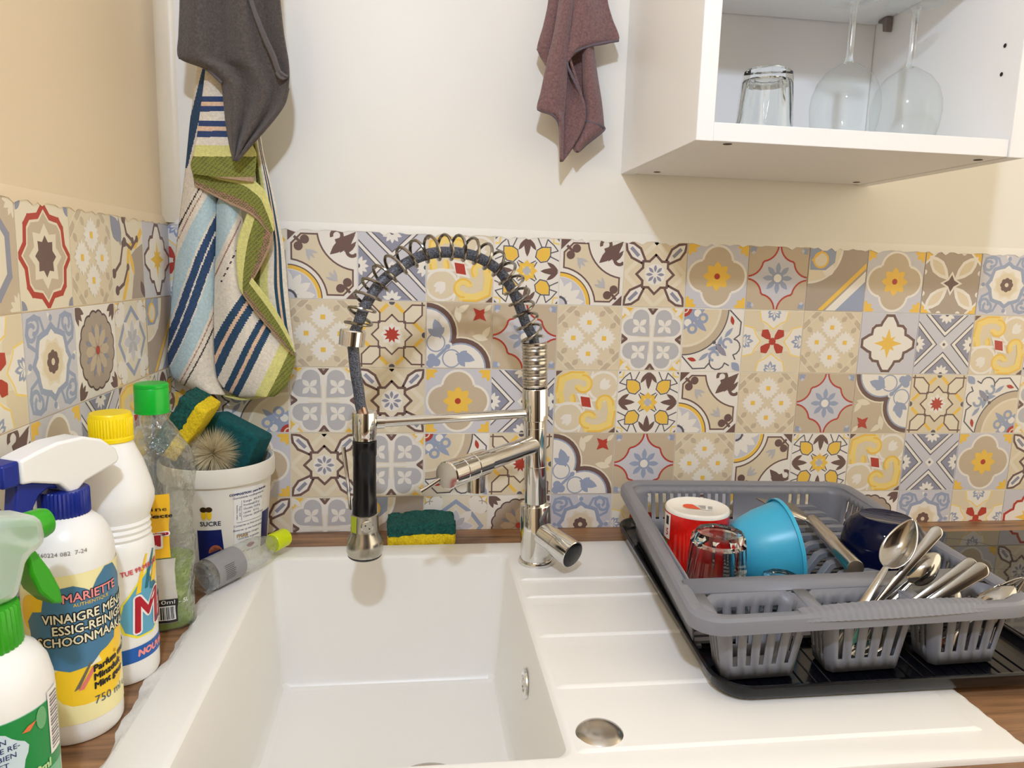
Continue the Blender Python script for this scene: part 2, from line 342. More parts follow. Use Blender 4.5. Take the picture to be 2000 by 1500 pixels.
def d_scroll():
    d = Motif('lbeige')
    for s in (1, -1):
        f = lambda x, y: (s*x, s*y)
        d.C('white', *f(.55,.5), .52, 26, .5); d.C('lbeige', *f(.55,.5), .44, 24, .42)
        d.LN('white', [f(0,.05), f(.4,.05), f(.95,.1)], .07); d.LN('white', [f(.05,0), f(.05,.5), f(.2,.95)], .06)
        for a, b in ((.75,.72), (.6,.78), (.8,.55)): d.PET('white', *f(.45,.42), *f(a,b), .18)
        t0 = 0 if s > 0 else 180
        d.LN('lyel', [f(-.05,.84), f(-.45,.86), f(-.8,.72), f(-.86,.3), f(-.8,.0)], .24); d.RING('lyel', *f(-.1,.58), .10, .30, t0-170, t0+110, 22); d.RING('lyel', *f(-.62,.06), .10, .30, t0+150, t0+410, 22)
        d.RING('yellow', *f(-.1,.58), .24, .30, t0-150, t0+100, 22); d.RING('yellow', *f(-.62,.06), .24, .30, t0+170, t0+400, 22); d.LN('yellow', [f(-.1,.95), f(-.5,.95), f(-.9,.78), f(-.96,.3)], .06); d.P('brown', [f(-1,1), f(-.76,1), f(-1,.8)])
    d.P('white', [(-.32,.28),(.1,.2),(.32,-.28),(-.1,-.2)]); d.P('red', [(-.18,.18),(.12,.14),(.18,-.18),(-.12,-.14)]); return d
def d_redflower():
    d = Motif('cream')
    def q():
        d.P('lbeige', [(.3,.3),(1,.35),(1,1),(.35,1)]); d.P('white', [(.98,.48),(.62,.4),(.5,.2),(.4,0),(.5,-.2),(.62,-.4),(.98,-.48)])
        d.LN('lyel', [(1,.5),(.66,.42),(.58,.24),(.4,0),(.58,-.24),(.66,-.42),(1,-.5)], .045)
        for a, L in ((180,.34),(140,.3),(220,.3),(108,.24),(252,.24)): A = math.radians(a); d.PET('blue', .98, 0, .98+L*math.cos(A), L*math.sin(A), .15); d.PET('white', .97, 0, .98+.7*L*math.cos(A), .7*L*math.sin(A), .07)
        d.PET('red', .05, .05, .36, .36, .3, .7); d.P('red', [(.14,.3),(.3,.14),(.37,.2),(.37,.37),(.2,.37)])
    d.four(q); d.C('red', 0, 0, .12, 12); return d
def d_barq(red=False):
    d = Motif('lav'); o = []
    for k in range(4):
        c, s = math.cos(-k*PI/2), math.sin(-k*PI/2)
        o += [(x*c-y*s, x*s+y*c) for x, y in [(-.12,.92),(.12,.92),(.26,.7),(.3,.6),(.48,.58),(.58,.48),(.6,.3),(.7,.26),(.92,.12)]]
    d.P('white', [(x*1.08, y*1.08) for x, y in o]); d.P('white', o); d.LN('red' if red else 'brown', o, .09, True); d.STAR('yellow', 4, .16, .5, PI/2); d.STAR('yellow', 4, .13, .34, PI/4); return d
def d_vine():
    d = Motif('tan')
    for r, c in ((.98,'cream'), (.93,'brown'), (.79,'blue'), (.74,'white')):
        d.C(c, -1, .06, r, 32); d.C(c, .06, -1, r, 32)
    d.P('white', [(-1,-1),(-.1,-1),(-.22,-.22),(-1,-.1)])
    for s in (0, 1):
        f = (lambda x, y: (x, y)) if s == 0 else (lambda x, y: (y, x))
        d.RING('blue', *f(-.7,-.22), .25, .29); d.PET('blue', *f(-.55,-.1), *f(-.75,.5), .3); d.PET('blue', *f(-.72,.0), *f(-.45,.25), .24); d.PET('blue', *f(-.62,-.05), *f(-.95,.2), .2)
        d.PET('cream', *f(.9,-.1), *f(.4,.0), .22); d.PET('cream', *f(.95,.3), *f(.7,-.1), .2)
    d.LN('blue', [(-.9,-.9),(-.3,-.3)], .09); d.C('blue', -.82, -.68, .13, 12); d.C('blue', -.68, -.82, .13, 12); d.C('blue', -.86, -.86, .13, 12); d.C('blue', -.34, -.34, .08, 10); d.C('white', -.72, -.24, .1, 12); d.C('white', -.24, -.72, .1, 12)
    d.STAR('red', 4, .12, .28, PI/4, .62, .66); d.PET('cream', .98, .98, .75, .75, .14); return d
def d_arcleaf():
    d = Motif('white')
    d.P('dark', [(-1,1)]+arcp(-1,1,1.5,-90,0,16)); d.P('tan', [(-1,1)]+arcp(-1,1,1.46,-90,0,16)); d.P('cream', [(-1,1)]+arcp(-1,1,1.24,-90,0,16)); d.P('lbeige', [(-1,1)]+arcp(-1,1,1.16,-90,0,16))
    d.P('blue', [(-1,1),(-.3,1),(-.5,.72),(-.62,.62),(-.72,.5),(-1,.3)]); d.PET('blue', -.72, .72, -.22, .28, .2); d.C('white', -.55, .86, .12, 12); d.C('white', -.86, .55, .12, 12); d.RING('blue', -.36, .7, .08, .17); d.RING('blue', -.7, .36, .08, .17)
    d.RING('red', -1, 1, 0, .26, -90, 0); d.RING('cream', -1, 1, .12, .16, -90, 0); d.C('dark', .06, -.06, .06, 10)
    d.LN('dark', [(.52,.98),(.92,.6),(.9,.2),(.72,.05)], .04); d.LN('dark', [(-.98,-.52),(-.6,-.92),(-.2,-.9),(-.05,-.72)], .04); d.LN('dark', [(.72,.05)]+arcp(.68,-.2,.26,80,-80,6)+[(.8,-.6)], .04); d.LN('dark', [(-.05,-.72)]+arcp(.2,-.68,.26,170,350,6)+[(.6,-.8)], .04)
    for s in (0, 1):
        f = (lambda x, y: (x, y)) if s == 0 else (lambda x, y: (-y, -x))
        d.PET('red', *f(.58,.8), *f(.66,.5), .13); d.PET('blue', *f(.66,.42), *f(.4,.1), .13); d.RING('blue', *f(.5,-.08), .1, .18, 0, 270); d.PET('blue', *f(.3,.15), *f(.2,-.3), .15)
    d.C('dark', .22, -.22, .1, 10); d.PET('slate', .1, -.1, .5, -.5, .2); d.PET('blue', .98, -.98, .7, -.7, .25); return d
def d_petalx():
    d = Motif('taupe')
    def q():
        d.P('yellow', [(.66,1),(1,.66),(1,1)]); d.LN('white', [(.62,1),(1,.62)], .07); d.PET('white', .1, .1, .88, .88, .5, .55); d.PET('lbeige', .24, .24, .76, .76, .3, .55); d.C('white', 1, .35, .09, 10); d.C('white', 1, -.35, .09, 10)
    d.four(q); d.STAR('white', 4, .2, .4); d.STAR('brown', 4, .14, .28); return d
def d_scrollblue():
    d = Motif('lav'); o = []
    for k in range(4):
        c, s = math.cos(-k*PI/2), math.sin(-k*PI/2)
        o += [(x*c-y*s, x*s+y*c) for x, y in [(0,.72),(.16,.6),(.36,.55),(.5,.5),(.55,.36),(.6,.16)]]
    def q():
        d.RING('blue', .62, .74, .1, .19, -60, 250); d.RING('blue', .74, .62, .1, .19, 150, 400); d.LN('blue', [(.28,.62),(.4,.86),(.6,.92),(.85,.85),(.92,.6),(.86,.4),(.62,.28)], .08); d.PET('white', .98, .12, .8, 0, .1); d.C('blue', .86, 0, .07, 10)
    d.four(q); d.P('white', o); d.LN('blue', o, .12, True); d.STAR('cream', 8, .4, .5, PI/8); d.P('lbeige', [(.4*math.cos(2*PI*i/8+PI/8), .4*math.sin(2*PI*i/8+PI/8)) for i in range(8)]); d.four(lambda: (d.C('brown', .15, 0, .09, 10), d.C('brown', .106, .106, .09, 10))); d.C('lbeige', 0, 0, .07, 10); return d
def d_cornerblue():
    d = Motif('taupe')
    d.P('blue', [(.98,-.98),(.98,.05),(-.05,-.98)]); d.LN('white', [(-.35,-1.2),(1.2,.35)], .24); d.LN('yellow', [(-.7,-1.2),(1.2,.7)], .13)
    d.RING('white', -1, 1, 1.0, 1.14, -90, 0); d.P('brown', [(-1,1)]+arcp(-1,1,1.0,-90,0,14)); d.P('cream', [(-1,1),(.1,1),(-.05,.45),(-.45,.05),(-1,-.1)]); d.C('white', -.32, .32, .2); d.P('blue', [(-1,1),(-.1,1),(-.12,.55),(-.42,.3),(-.95,.3)]); d.C('yellow', -.6, .62, .27); d.C('cream', -.6, .62, .21); d.LN('yellow', [(-.9,.6),(-.5,.98)], .05); return d
def d_cloud():
    d = Motif('white')
    def q():
        for a in (20, 45, 70): A = math.radians(180+a); d.PET('brown', .98, .98, .98+.42*math.cos(A), .98+.42*math.sin(A), .15)
        for k in range(4): A = math.radians(k*22.5+11); d.C('dbrown', .66*math.cos(A), .66*math.sin(A), .25)
    d.four(q)
    def q2():
        for k in range(4): A = math.radians(k*22.5+11); d.C('taupe', .66*math.cos(A), .66*math.sin(A), .205)
    d.four(q2); d.C('taupe', 0, 0, .72, 24); d.FLOWER('tan', 8, 0, 0, .12, .6, .28); d.FLOWER('slate', 8, 0, 0, .3, .62, .12, PI/8); d.C('red', 0, 0, .1, 12); return d
def d_lotus():
    d = Motif('cream')
    def q():
        d.P('yellow', [(.55,1),(1,.55),(1,1)]); d.PET('white', .98, .98, .38, .38, .3); d.C('white', .62, .8, .22); d.C('white', .8, .62, .22); d.RING('taupe', .62, .8, .2, .23, -20, 140); d.RING('taupe', .8, .62, .2, .23, -50, 110)
        d.LN('blue', [(.5,.42),(.82,0),(.5,-.42)], .12); d.PET('white', .1, .1, .5, .5, .3)
    d.four(q); d.STAR('white', 8, .4, .62); d.FLOWER('lav', 4, 0, 0, 0, .55, .26, PI/2); d.FLOWER('grey', 4, 0, 0, 0, .4, .2, PI/4); return d
def d_redhex():
    d = Motif('cream'); o = []
    for k in range(4):
        c, s = math.cos(-k*PI/2), math.sin(-k*PI/2); o += [(x*c-y*s, x*s+y*c) for x, y in [(0,.95),(.22,.74),(.56,.7),(.7,.56),(.74,.22)]]
    d.LN('red', o, .13, True); d.P('cream', [(x*.93, y*.93) for x, y in o]); d.P('tan', [(x*.87, y*.87) for x, y in o]); d.STAR('cream', 8, .45, .62); d.STAR('brown', 8, .29, .4)
    d.four(lambda: d.C('slate', 1, 1, .2)); return d
def d_purp():
    d = Motif('tan'); o = [(.35,.72),(.72,.35),(.72,-.35),(.35,-.72),(-.35,-.72),(-.72,-.35),(-.72,.35),(-.35,.72)]
    d.P('cream', o); d.LN('slate', o, .16, True)
    def q():
        for a in (5, 30, 60, 85): A = math.radians(180+a); d.PET('cream', .98, .98, .98+.34*math.cos(A), .98+.34*math.sin(A), .13)
        d.PET('red', .06, .0, .34, 0, .2)
    d.four(q); return d
def d_cornervine():
    d = Motif('cream')
    d.P('taupe', [(.1,-1),(.3,-.4),(.2,.1),(.5,.25),(.98,.4),(.98,-.98)]); d.LN('yellow', [(-.4,-.98),(-.1,-.5),(0,.1),(.1,.3),(.5,.35),(.9,.7)], .16); d.PET('yellow', .1, .2, .35, -.4, .2)
    for p in ([(-.9,-.35),(-.5,-.1),(-.3,.35)], [(-.75,-.75),(-.35,-.6),(-.05,-.2)], [(-.2,.4),(.2,.25),(.6,.5)], [(-.2,.95),(-.05,.6),(.3,.45)]): d.LN('brown', p, .09); d.C('brown', *p[0], .12, 10); d.C('brown', *p[2], .09, 10)
    d.PET('slate', -.98, .98, -.4, .4, .5); d.PET('slate', -.5, .98, -.45, .3, .2); d.PET('brown', .98, -.98, .75, -.55, .25); return d
DES = dict(daisy=d_daisy(), redstar=d_redstar(), quatre=d_quatre(), linkx=d_link(True), linkr=d_link(False), fourleaf=d_fourleaf(), oct=d_oct(), arc=d_arc(), xstripe=d_xstripe(), scroll=d_scroll(), redflower=d_redflower(), barq=d_barq(), barr=d_barq(True), vine=d_vine(), arcleaf=d_arcleaf(), petalx=d_petalx(), scrollblue=d_scrollblue(), cornerblue=d_cornerblue(), cloud=d_cloud(), lotus=d_lotus(), redhex=d_redhex(), purp=d_purp(), cornervine=d_cornervine())
TM = {}
def tile_mesh(k):
    if k not in TM:
        n, r = (k.split(':') + ['0'])[:2]; TM[k] = DES[n].mesh(k.replace(':', '_'), int(r))
    return TM[k]
def cut_mesh(me, name, xmin=None, zmin=None):
    """a tile trimmed at the corner of the room or at the worktop"""
    bm = bmesh.new(); bm.from_mesh(me)
    for co, no in ([((xmin,0,0),(-1,0,0))] if xmin is not None else []) + ([((0,0,zmin),(0,0,-1))] if zmin is not None else []):
        bmesh.ops.bisect_plane(bm, geom=bm.verts[:]+bm.edges[:]+bm.faces[:], plane_co=co, plane_no=no, clear_outer=True, dist=1e-7)
    m2 = bpy.data.meshes.new(name); bm.to_mesh(m2); bm.free()
    for x in me.materials: m2.materials.append(x)
    return m2
ROWS = [
 ['redflower','cornervine','arc','xstripe','scroll','oct','arc','linkx','quatre','redstar','cornerblue','quatre','petalx','scrollblue','daisy','linkx','oct','arc','xstripe','quatre','daisy'],
 ['cornerblue','lotus','daisy','linkr','vine','redstar','daisy','fourleaf','arcleaf','redflower','daisy','barq','xstripe','scroll','arc','redstar','linkr','daisy','fourleaf','vine','scroll'],
 ['oct','arcleaf:2','fourleaf','linkx','quatre','xstripe','scroll','oct','arc','daisy','redstar','vine:2','linkr','arcleaf:2','fourleaf','linkx','quatre','redflower','arc','daisy','barq'],
 ['scroll','quatre','linkx','fourleaf','arcleaf','linkr','vine','redstar','daisy','arc:3','oct','scroll','xstripe','quatre','linkx','daisy','fourleaf','oct','arc','redstar','linkr'],
 ['xstripe','linkx','fourleaf','cornerblue','lotus','cloud','scrollblue','redflower','barq','petalx','daisy','cloud','scrollblue','redflower','barr','cloud','quatre','daisy','linkr','arc','xstripe']]
LROWS = [['barq','cornervine','daisy','redhex','purp','quatre','oct','arc','daisy'], ['cornerblue','lotus','cloud','scrollblue','redflower','xstripe','scroll','redstar','linkx'],
         ['oct','scroll','xstripe','quatre','arc','daisy','fourleaf','linkr','vine'], ['quatre','fourleaf','daisy','vine','linkx','scroll','oct','redstar','daisy'], ['redflower','cloud','scrollblue','barq','fourleaf','arc','xstripe','quatre','linkx']]
for r in range(5):
    zc = ZT - 0.05 - 0.1*r; zmin = -0.0062 if r == 4 else None
    if r == 4: zmin = ZK + 0.0004 - zc
    for c, k in enumerate(ROWS[r]):
        x = -0.15 + 0.1*c; me = tile_mesh(k)
        if c == 0 or r == 4: me = cut_mesh(me, 'tile_cut', XC + 0.0012 - x if c == 0 else None, zmin)
        o = bpy.data.objects.new('tile', me); COL.objects.link(o); o.location = (x, 0, zc); o.parent = wall_back
    for c, k in enumerate(LROWS[r]):
        me = tile_mesh(k)
        if r == 4: me = cut_mesh(me, 'tile_cut', None, zmin)
        o = bpy.data.objects.new('tile', me); COL.objects.link(o); o.location = (XC, -0.05 - 0.1*c, zc); o.rotation_euler = (0, 0, PI/2); o.parent = wall_left
# ragged lower edge of the thick paint, where it meets the tiles
def ragged(n, L, fn, w=0.006):
    mb = MB(); rr = random.Random(3); tops, bots = [], []
    for i in range(n+1):
        t = L*i/n; tops.append(fn(t, 0.004, 0)); bots.append(fn(t, -w*(0.1+0.9*rr.random()**2), 0)); 
    vs = []
    for i in range(n+1):
        t = L*i/n; lo = -0.0005 - w*rr.random()**3
        vs += [fn(t, 0.010, 0.0001), fn(t, 0.004, 0.0016), fn(t, lo, 0.0018), fn(t, lo, 0.0002)]
    mb.add(vs, [(4*i+k, 4*i+4+k, 4*i+5+k, 4*i+1+k) for i in range(n) for k in range(3)], None, True); return mb
ragged(300, 2.2, lambda t, z, d: (XC+t, -d, ZT+z)).build('paint_edge', m_wall, wall_back)
ragged(110, 0.9, lambda t, z, d: (XC+d, -t, ZT+z)).build('paint_edge', m_wallL, wall_left)
# rounded paint fillet running up the corner
mb = MB(); mb.grid(lambda u, v: (XC + 0.02*(1-math.sin(u*PI/2)), -0.02*(1-math.cos(u*PI/2)), ZT+0.002 + v*1.1), 8, 1)
mb.build('corner_fillet', mat('cream_paint_corner_light', (238, 224, 198), rough=.36, spec=.45), wall_left)  # same cream paint, toned between both walls to carry the corner highlight
# ---------------------------------------------------------------- worktop, sink, hob
m_chrome = mat('chrome', (225, 224, 222), rough=0.07, metal=1.0)
m_steel = mat('brushed_steel', (196, 190, 182), rough=0.24, metal=1.0)
m_black = mat('black_plastic', (14, 15, 20), rough=0.22)
m_holeshade = mat('painted_hole_shade', (40, 30, 26), rough=0.9)  # colour of flat discs that stand for the shade inside holes
def wood_mat(name, a, b, c, sc=1.0):
    m = bpy.data.materials.new(name); m.use_nodes = True; nt = m.node_tree; p = nt.nodes['Principled BSDF']; p.inputs['Roughness'].default_value = 0.42
    tc = nt.nodes.new('ShaderNodeTexCoord'); mp = nt.nodes.new('ShaderNodeMapping'); mp.inputs['Scale'].default_value = (3*sc, 42*sc, 42*sc); nt.links.new(tc.outputs['Object'], mp.inputs[0])
    n = nt.nodes.new('ShaderNodeTexNoise'); n.inputs['Scale'].default_value = 2.2; n.inputs['Detail'].default_value = 8; n.inputs['Distortion'].default_value = 0.6; nt.links.new(mp.outputs[0], n.inputs[0])
    r = nt.nodes.new('ShaderNodeValToRGB'); e = r.color_ramp.elements; e[0].position = .32; e[0].color = rgb(a); e[1].position = .7; e[1].color = rgb(c); x = e.new(.5); x.color = rgb(b)
    nt.links.new(n.outputs[0], r.inputs[0]); nt.links.new(r.outputs[0], p.inputs['Base Color']); return m
m_wood = wood_mat('walnut_laminate', (98, 70, 48), (146, 107, 74), (172, 129, 90))
wt = MB()
for a, b in (((XC,-.66,.862),(-.035,-.0013,ZK)), ((-.035,-.098,.862),(.335,-.0013,ZK)), ((-.035,-.66,.862),(.335,-.583,ZK)), ((.335,-.66,.862),(2.2,-.0013,ZK))): wt.box(a, b)
worktop = struct(wt.build('worktop', m_wood)); worktop['label'] = 'brown wood-grain worktop around the white sink'

m_sink = mat('white_composite', (246, 243, 237), rough=0.3, spec=0.5, bump=0.05, bscale=500)
sink = thing('kitchen_sink', 'white composite sink with a deep square bowl and grooved draining board', 'sink', (0.33, -0.33, ZK))
def rrect(x0, x1, y0, y1, r, n=6):
    pts = []
    for cx, cy, a0 in ((x1-r, y1-r, 0), (x0+r, y1-r, 90), (x0+r, y0+r, 180), (x1-r, y0+r, 270)):
        pts += arcp(cx, cy, r, a0, a0+90, n)
    return pts
SX0, SX1, SY0, SY1 = -0.057, 0.721, -0.590, -0.075; BX0, BX1, BY0, BY1 = -0.008, 0.318, -0.556, -0.118; ZS = 0.9068
def loops(mb, L):
    n = len(L[0]); mb.add([p for l in L for p in l], [(j*n+i, j*n+(i+1)%n, (j+1)*n+(i+1)%n, (j+1)*n+i) for j in range(len(L)-1) for i in range(n)], None, True)
so = Vector((0.33, -0.33, ZK))
def L3(x0, x1, y0, y1, r, z): return [(x-so.x, y-so.y, z-so.z) for x, y in rrect(x0, x1, y0, y1, max(r, .0005))]
mb = MB(); L = []
L.append(L3(SX0, SX1, SY0, SY1, .006, ZK+.0003))
for i, z in ((0, ZS-.003), (.0008, ZS-.001), (.003, ZS)): L.append(L3(SX0+i, SX1-i, SY0+i, SY1-i, .006, z))
for i, z in ((-.004, ZS), (-.0015, ZS-.0006), (.0015, ZS-.003), (.003, ZS-.008), (.010, .78), (.012, .740), (.0135, .731), (.018, .7258), (.026, .7245)): L.append(L3(BX0+i, BX1-i, BY0+i, BY1-i, .013-i*.1, z))
loops(mb, L); k = len(mb.v); n = len(L[0]); mb.add(L[-1], [tuple(range(n))])
mb.build('basin', m_sink, sink)
mb = MB()
for ya, yb in ((-.168, -.210), (-.210, -.262), (-.262, -.36), (-.36, -.46), (-.46, -.555)):
    x0, x1 = .3235, .700; h = .0026
    def rib(u, v, ya=ya, yb=yb):
        x = lerp(x0, x1, u); e = min(1, min(x-x0, x1-x)/.006); t = v
        zz = h*(t**1.5) if t < .97 else h*(1-(t-.97)/.03)
        return (x-so.x, lerp(ya, yb, t)-so.y, ZS-.0002 + zz*e - so.z)
    us = 60; mb.grid(rib, us, 60)
mb.build('draining_ridges', m_sink, sink)
mb = MB(); mb.lathe([(0,.0062),(.008,.006),(.014,.005),(.019,.0028),(.0215,.0002),(.0215,-.0002),(.0195,-.0004)], 40, m_steel, (0.349-so.x, -.531-so.y, ZS-so.z+.0006)); mb.build('waste_knob', m_steel, sink)
mb = MB(); mb.lathe([(.0095,.0015),(.011,.003),(.0145,.0032),(.0165,.002),(.017,0)], 32, m_chrome, (0,0,0), None, False)
mb.lathe([(0,.0006),(.0098,.0006)], 32, m_holeshade, cap=False)
for a in (30, 90, 150): c, s = math.cos(math.radians(a)), math.sin(math.radians(a)); mb.tube([(-.0105*c,-.0105*s,.0014),(.0105*c,.0105*s,.0014)], .0012, 6, m_chrome)
o = mb.build('overflow_ring', None, sink, (0.3115-so.x, -.354-so.y, .8494-so.z)); o.rotation_euler = (0, -PI/2, 0)
mb = MB(); mb.lathe([(.046,.0005),(.0455,.002),(.042,.0028),(.038,.001),(.034,-.006),(.01,-.008),(0,-.008)], 40, m_steel, (0.205-so.x, -.356-so.y, .7247-so.z), None, False); mb.build('drain', m_steel, sink)
def seal(pts, w0, w1, seed, side):
    rr = random.Random(seed); mb = MB(); N = 90; vs = []
    for i in range(N+1):
        t = i/N; p = Vector(pts[0]).lerp(Vector(pts[1]), t); d = (Vector(pts[1])-Vector(pts[0])).normalized(); nx = Vector((-d.y, d.x, 0))*side
        w = w0 + (w1-w0)*max(0, .45 + .32*math.sin(t*17+seed) + .22*math.sin(t*43+2*seed) + .06*math.sin(t*150) + .05*rr.random()); h = .0018 + .0012*math.sin(t*90)**2 + .0006*rr.random()
        for a, z in ((-.002, .0058), (.001, h+.003), (w*.6, h), (w, .0006), (w, -.0004)): q = p + nx*a; vs.append((q.x-so.x, q.y-so.y, z))
    mb.add(vs, [(5*i+k, 5*i+5+k, 5*i+6+k, 5*i+1+k) for i in range(N) for k in range(4)], None, True); return mb
m_seal = mat('old_white_sealant', (232, 228, 220), rough=0.6, bump=.5, bscale=300, vary=.04, vscale=60)
seal([(SX0, -.60, 0), (SX0, -.08, 0)], .005, .017, 2, 1).build('sealant', m_seal, sink)
seal([(SX1, -.60, 0), (SX1, -.10, 0)], .002, .008, 5, -1).build('sealant', m_seal, sink)

hob = thing('ceramic_hob', 'black glass hob at the right behind the dish rack, reflecting the tiles', 'hob', (1.17, -.23, ZK))
mb = MB(); mb.box((-.282, -.172, 0.0002), (.30, .170, .0055)); mb.build('glass_top', mat('black_glass', (10, 10, 12), rough=0.03, spec=.7), hob, bevel=.002)
for cx, cy, r in ((-.15,-.08,.075), (-.15,.08,.06), (.14,-.08,.06), (.14,.08,.075)):
    mb = MB(); mb.tube([(cx+r*math.cos(2*PI*i/40), cy+r*math.sin(2*PI*i/40), .0055) for i in range(40)], .0004, 4, None, True)
    mb.build('ring_mark', mat('hob_ring_grey', (90, 90, 92), rough=0.4), hob)

# ---------------------------------------------------------------- tap
tap = thing('spring_neck_tap', 'chrome pull-down kitchen tap with coiled spring neck and black spray handle', 'tap', (0.354, -.15, ZS))
to = Vector((0.354, -.15, ZS)); TA = Vector((-.0122, 0, .300)).normalized()
def tv(p): return Vector(p) - to
def cp(z): return (TA*((z-ZS)/TA.z))
def seg(mb, prof, m=None, n=36): mb.lathe([(r, (z-ZS)/TA.z) for r, z in prof], n, m, (0,0,0), TA)
mb = MB(); seg(mb, [(.0245,ZS+.0003),(.0248,ZS+.003),(.0235,ZS+.006),(.022,ZS+.0065)]); mb.build('base_ring', m_chrome, tap)
mb = MB(); seg(mb, [(.0213,ZS+.006),(.0213,.990),(.0205,.9915),(.0155,.992)]); mb.build('body', m_chrome, tap)
mb = MB(); seg(mb, [(.0153,.990),(.0153,1.0445),(.0148,1.045),(.0153,1.0455),(.0153,1.098),(.0148,1.0985),(.0153,1.099),(.0153,1.108),(.0172,1.109),(.0172,1.150),(.0165,1.1515),(.012,1.152)]); mb.build('column', m_chrome, tap)
mb = MB(); N = 15*20; mb.tube([cp(1.152 + .060*i/N) + Vector((.0148*math.cos(2*PI*i/20), .0148*math.sin(2*PI*i/20), 0)) for i in range(N+1)], .0024, 7); mb.build('tight_coil', m_steel, tap)
HP = [(0.3407,-0.1500,1.2133),(0.3284,-0.1533,1.2376),(0.3125,-0.1576,1.2734),(0.2945,-0.1628,1.3005),(0.2731,-0.1691,1.3159),(0.2472,-0.1772,1.3245),(0.2132,-0.1881,1.3251),(0.1872,-0.1967,1.3180),(0.1636,-0.2048,1.3038),(0.1434,-0.2118,1.2864),(0.1305,-0.2163,1.2675),(0.1224,-0.2192,1.2506),(0.1170,-0.2200,1.2354),(0.1110,-0.2200,1.2201),(0.1122,-0.2200,1.2079),(0.1145,-0.2200,1.1822),(0.1180,-0.2200,1.1599),(0.1203,-0.2198,1.1405),(0.1239,-0.2190,1.1270)]
HPT = [tv(p) for p in smoothpath([(0.3415,-.15,1.17)] + HP, 8)]
m_hose = bpy.data.materials.new('grey_braided_hose'); m_hose.use_nodes = True
_nt = m_hose.node_tree; _b = _nt.nodes['Principled BSDF']; _b.inputs['Roughness'].default_value = .45
_tc = _nt.nodes.new('ShaderNodeTexCoord'); _w = _nt.nodes.new('ShaderNodeTexVoronoi'); _w.inputs['Scale'].default_value = 620; _nt.links.new(_tc.outputs['Object'], _w.inputs[0])
_r = _nt.nodes.new('ShaderNodeValToRGB'); _r.color_ramp.elements[0].color = rgb((120,124,136)); _r.color_ramp.elements[1].color = rgb((44,46,56)); _r.color_ramp.elements[1].position = .75
_nt.links.new(_w.outputs[0], _r.inputs[0]); _nt.links.new(_r.outputs[0], _b.inputs['Base Color'])
mb = MB(); mb.tube(HPT, .0068, 12); mb.build('hose', m_hose, tap)
# open spring round the arch of the hose, hanging clear above it
SP = smoothpath(HP[:13], 20); TOT = 20; vs = []; NS = TOT*22
cl = [0]; 
for i in range(1, len(SP)): cl.append(cl[-1] + (SP[i]-SP[i-1]).length)
arc_c = Vector((0.228, -.183, 1.225))
for i in range(NS+1):
    d = cl[-1]*i/NS; j = max(1, next((q for q in range(len(cl)) if cl[q] >= d), len(cl)-1)); t = (d-cl[j-1])/max(1e-9, cl[j]-cl[j-1]); p = SP[j-1].lerp(SP[j], t); tg = (SP[j]-SP[j-1]).normalized()
    up = (p-arc_c); up = (up - tg*up.dot(tg)).normalized(); sd = tg.cross(up); a = 2*PI*TOT*i/NS; q = i/NS; off = .0062*math.sin(PI*min(1, max(0, q*1.02)))**.6; ra = .0152
    vs.append(tv(p + up*(off + ra*math.cos(a)) + sd*ra*math.sin(a)))
mb = MB(); mb.tube(vs, .0020, 7); mb.build('spring', mat('dark_spring_steel', (150, 144, 136), rough=.2, metal=1), tap)
mb = MB(); mb.lathe([(.0125,-.010),(.0152,-.009),(.0155,.008),(.0145,.0095),(.009,.0095)], 32, None, tv((0.1110,-0.2200,1.2215)), (.1,0,1)); mb.build('spring_collar', m_chrome, tap)
HX, HY = .1253, -.2215
def hl(prof, n=36): m_ = MB(); m_.lathe([(r, z-ZS) for r, z in prof], n, None, (HX-to.x, HY-to.y, 0)); return m_
mb = MB(); mb.tube([tv((0.1200,-.2198,1.142)), tv((0.1252,-.2215,1.122))], .0062, 14); mb.build('hose_ferrule', mat('bare_copper_steel', (180, 150, 132), rough=.3, metal=1), tap)
hl([(.0120,1.131),(.0143,1.1325),(.0148,1.131),(.0148,1.1065),(.0138,1.103),(.0138,1.0985),(.012,1.0985)]).build('holder_ring', m_chrome, tap)
mb = MB(); mb.tube([cp(1.118) , tv((HX+.0158, HY+.005, 1.1185))], .0062, 14); mb.tube([tv((HX+.0225,HY+.0066,1.1185)), tv((HX+.013,HY+.004,1.1185))], .0078, 14); mb.build('support_arm', m_chrome, tap)
hl([(.013,1.098),(.0146,1.0965),(.0146,1.079),(.0140,1.078),(.0140,1.026),(.0150,1.0235),(.0150,1.005),(.0135,1.004)]).build('spray_handle', m_black, tap)
hd = hl([(.0142,1.006),(.0166,1.0045),(.0170,.985),(.0172,.980),(.0212,.972),(.0222,.966),(.0222,.9575),(.0205,.9525)]).build('spray_head', mat('satin_nickel', (190, 186, 176), rough=.22, metal=1), tap)
mb = MB(); mb.lathe([(.0205,.9532-ZS),(.0208,.9515-ZS),(.019,.9495-ZS),(0,.9500-ZS)], 32, None, (HX-to.x, HY-to.y, 0)); mb.build('spray_plate', m_black, hd)
fdir = Vector((.22,-.95,0)).normalized(); fs_ = Vector((-fdir.y, fdir.x, 0))
mb = MB(); mb.lathe([(0,.0024),(.0065,.0024),(.0075,.0012),(.0075,-.002)], 24, None, Vector((HX-to.x, HY-to.y, .9935-ZS)) + fdir*.0163, fdir); mb.build('selector_button', m_chrome, hd)
mb = MB()
for sx, sz in ((-.0022,.0020),(.0026,-.0022)): mb.lathe([(0,.0003),(.0009,.0003)], 8, None, Vector((HX-to.x, HY-to.y, .9935-ZS)) + fdir*.0187 + fs_*sx + Vector((0,0,sz)), fdir, False)
mb.build('selector_mark', m_black, hd)
ld_ = Vector((-.75,-.66,0)).normalized()
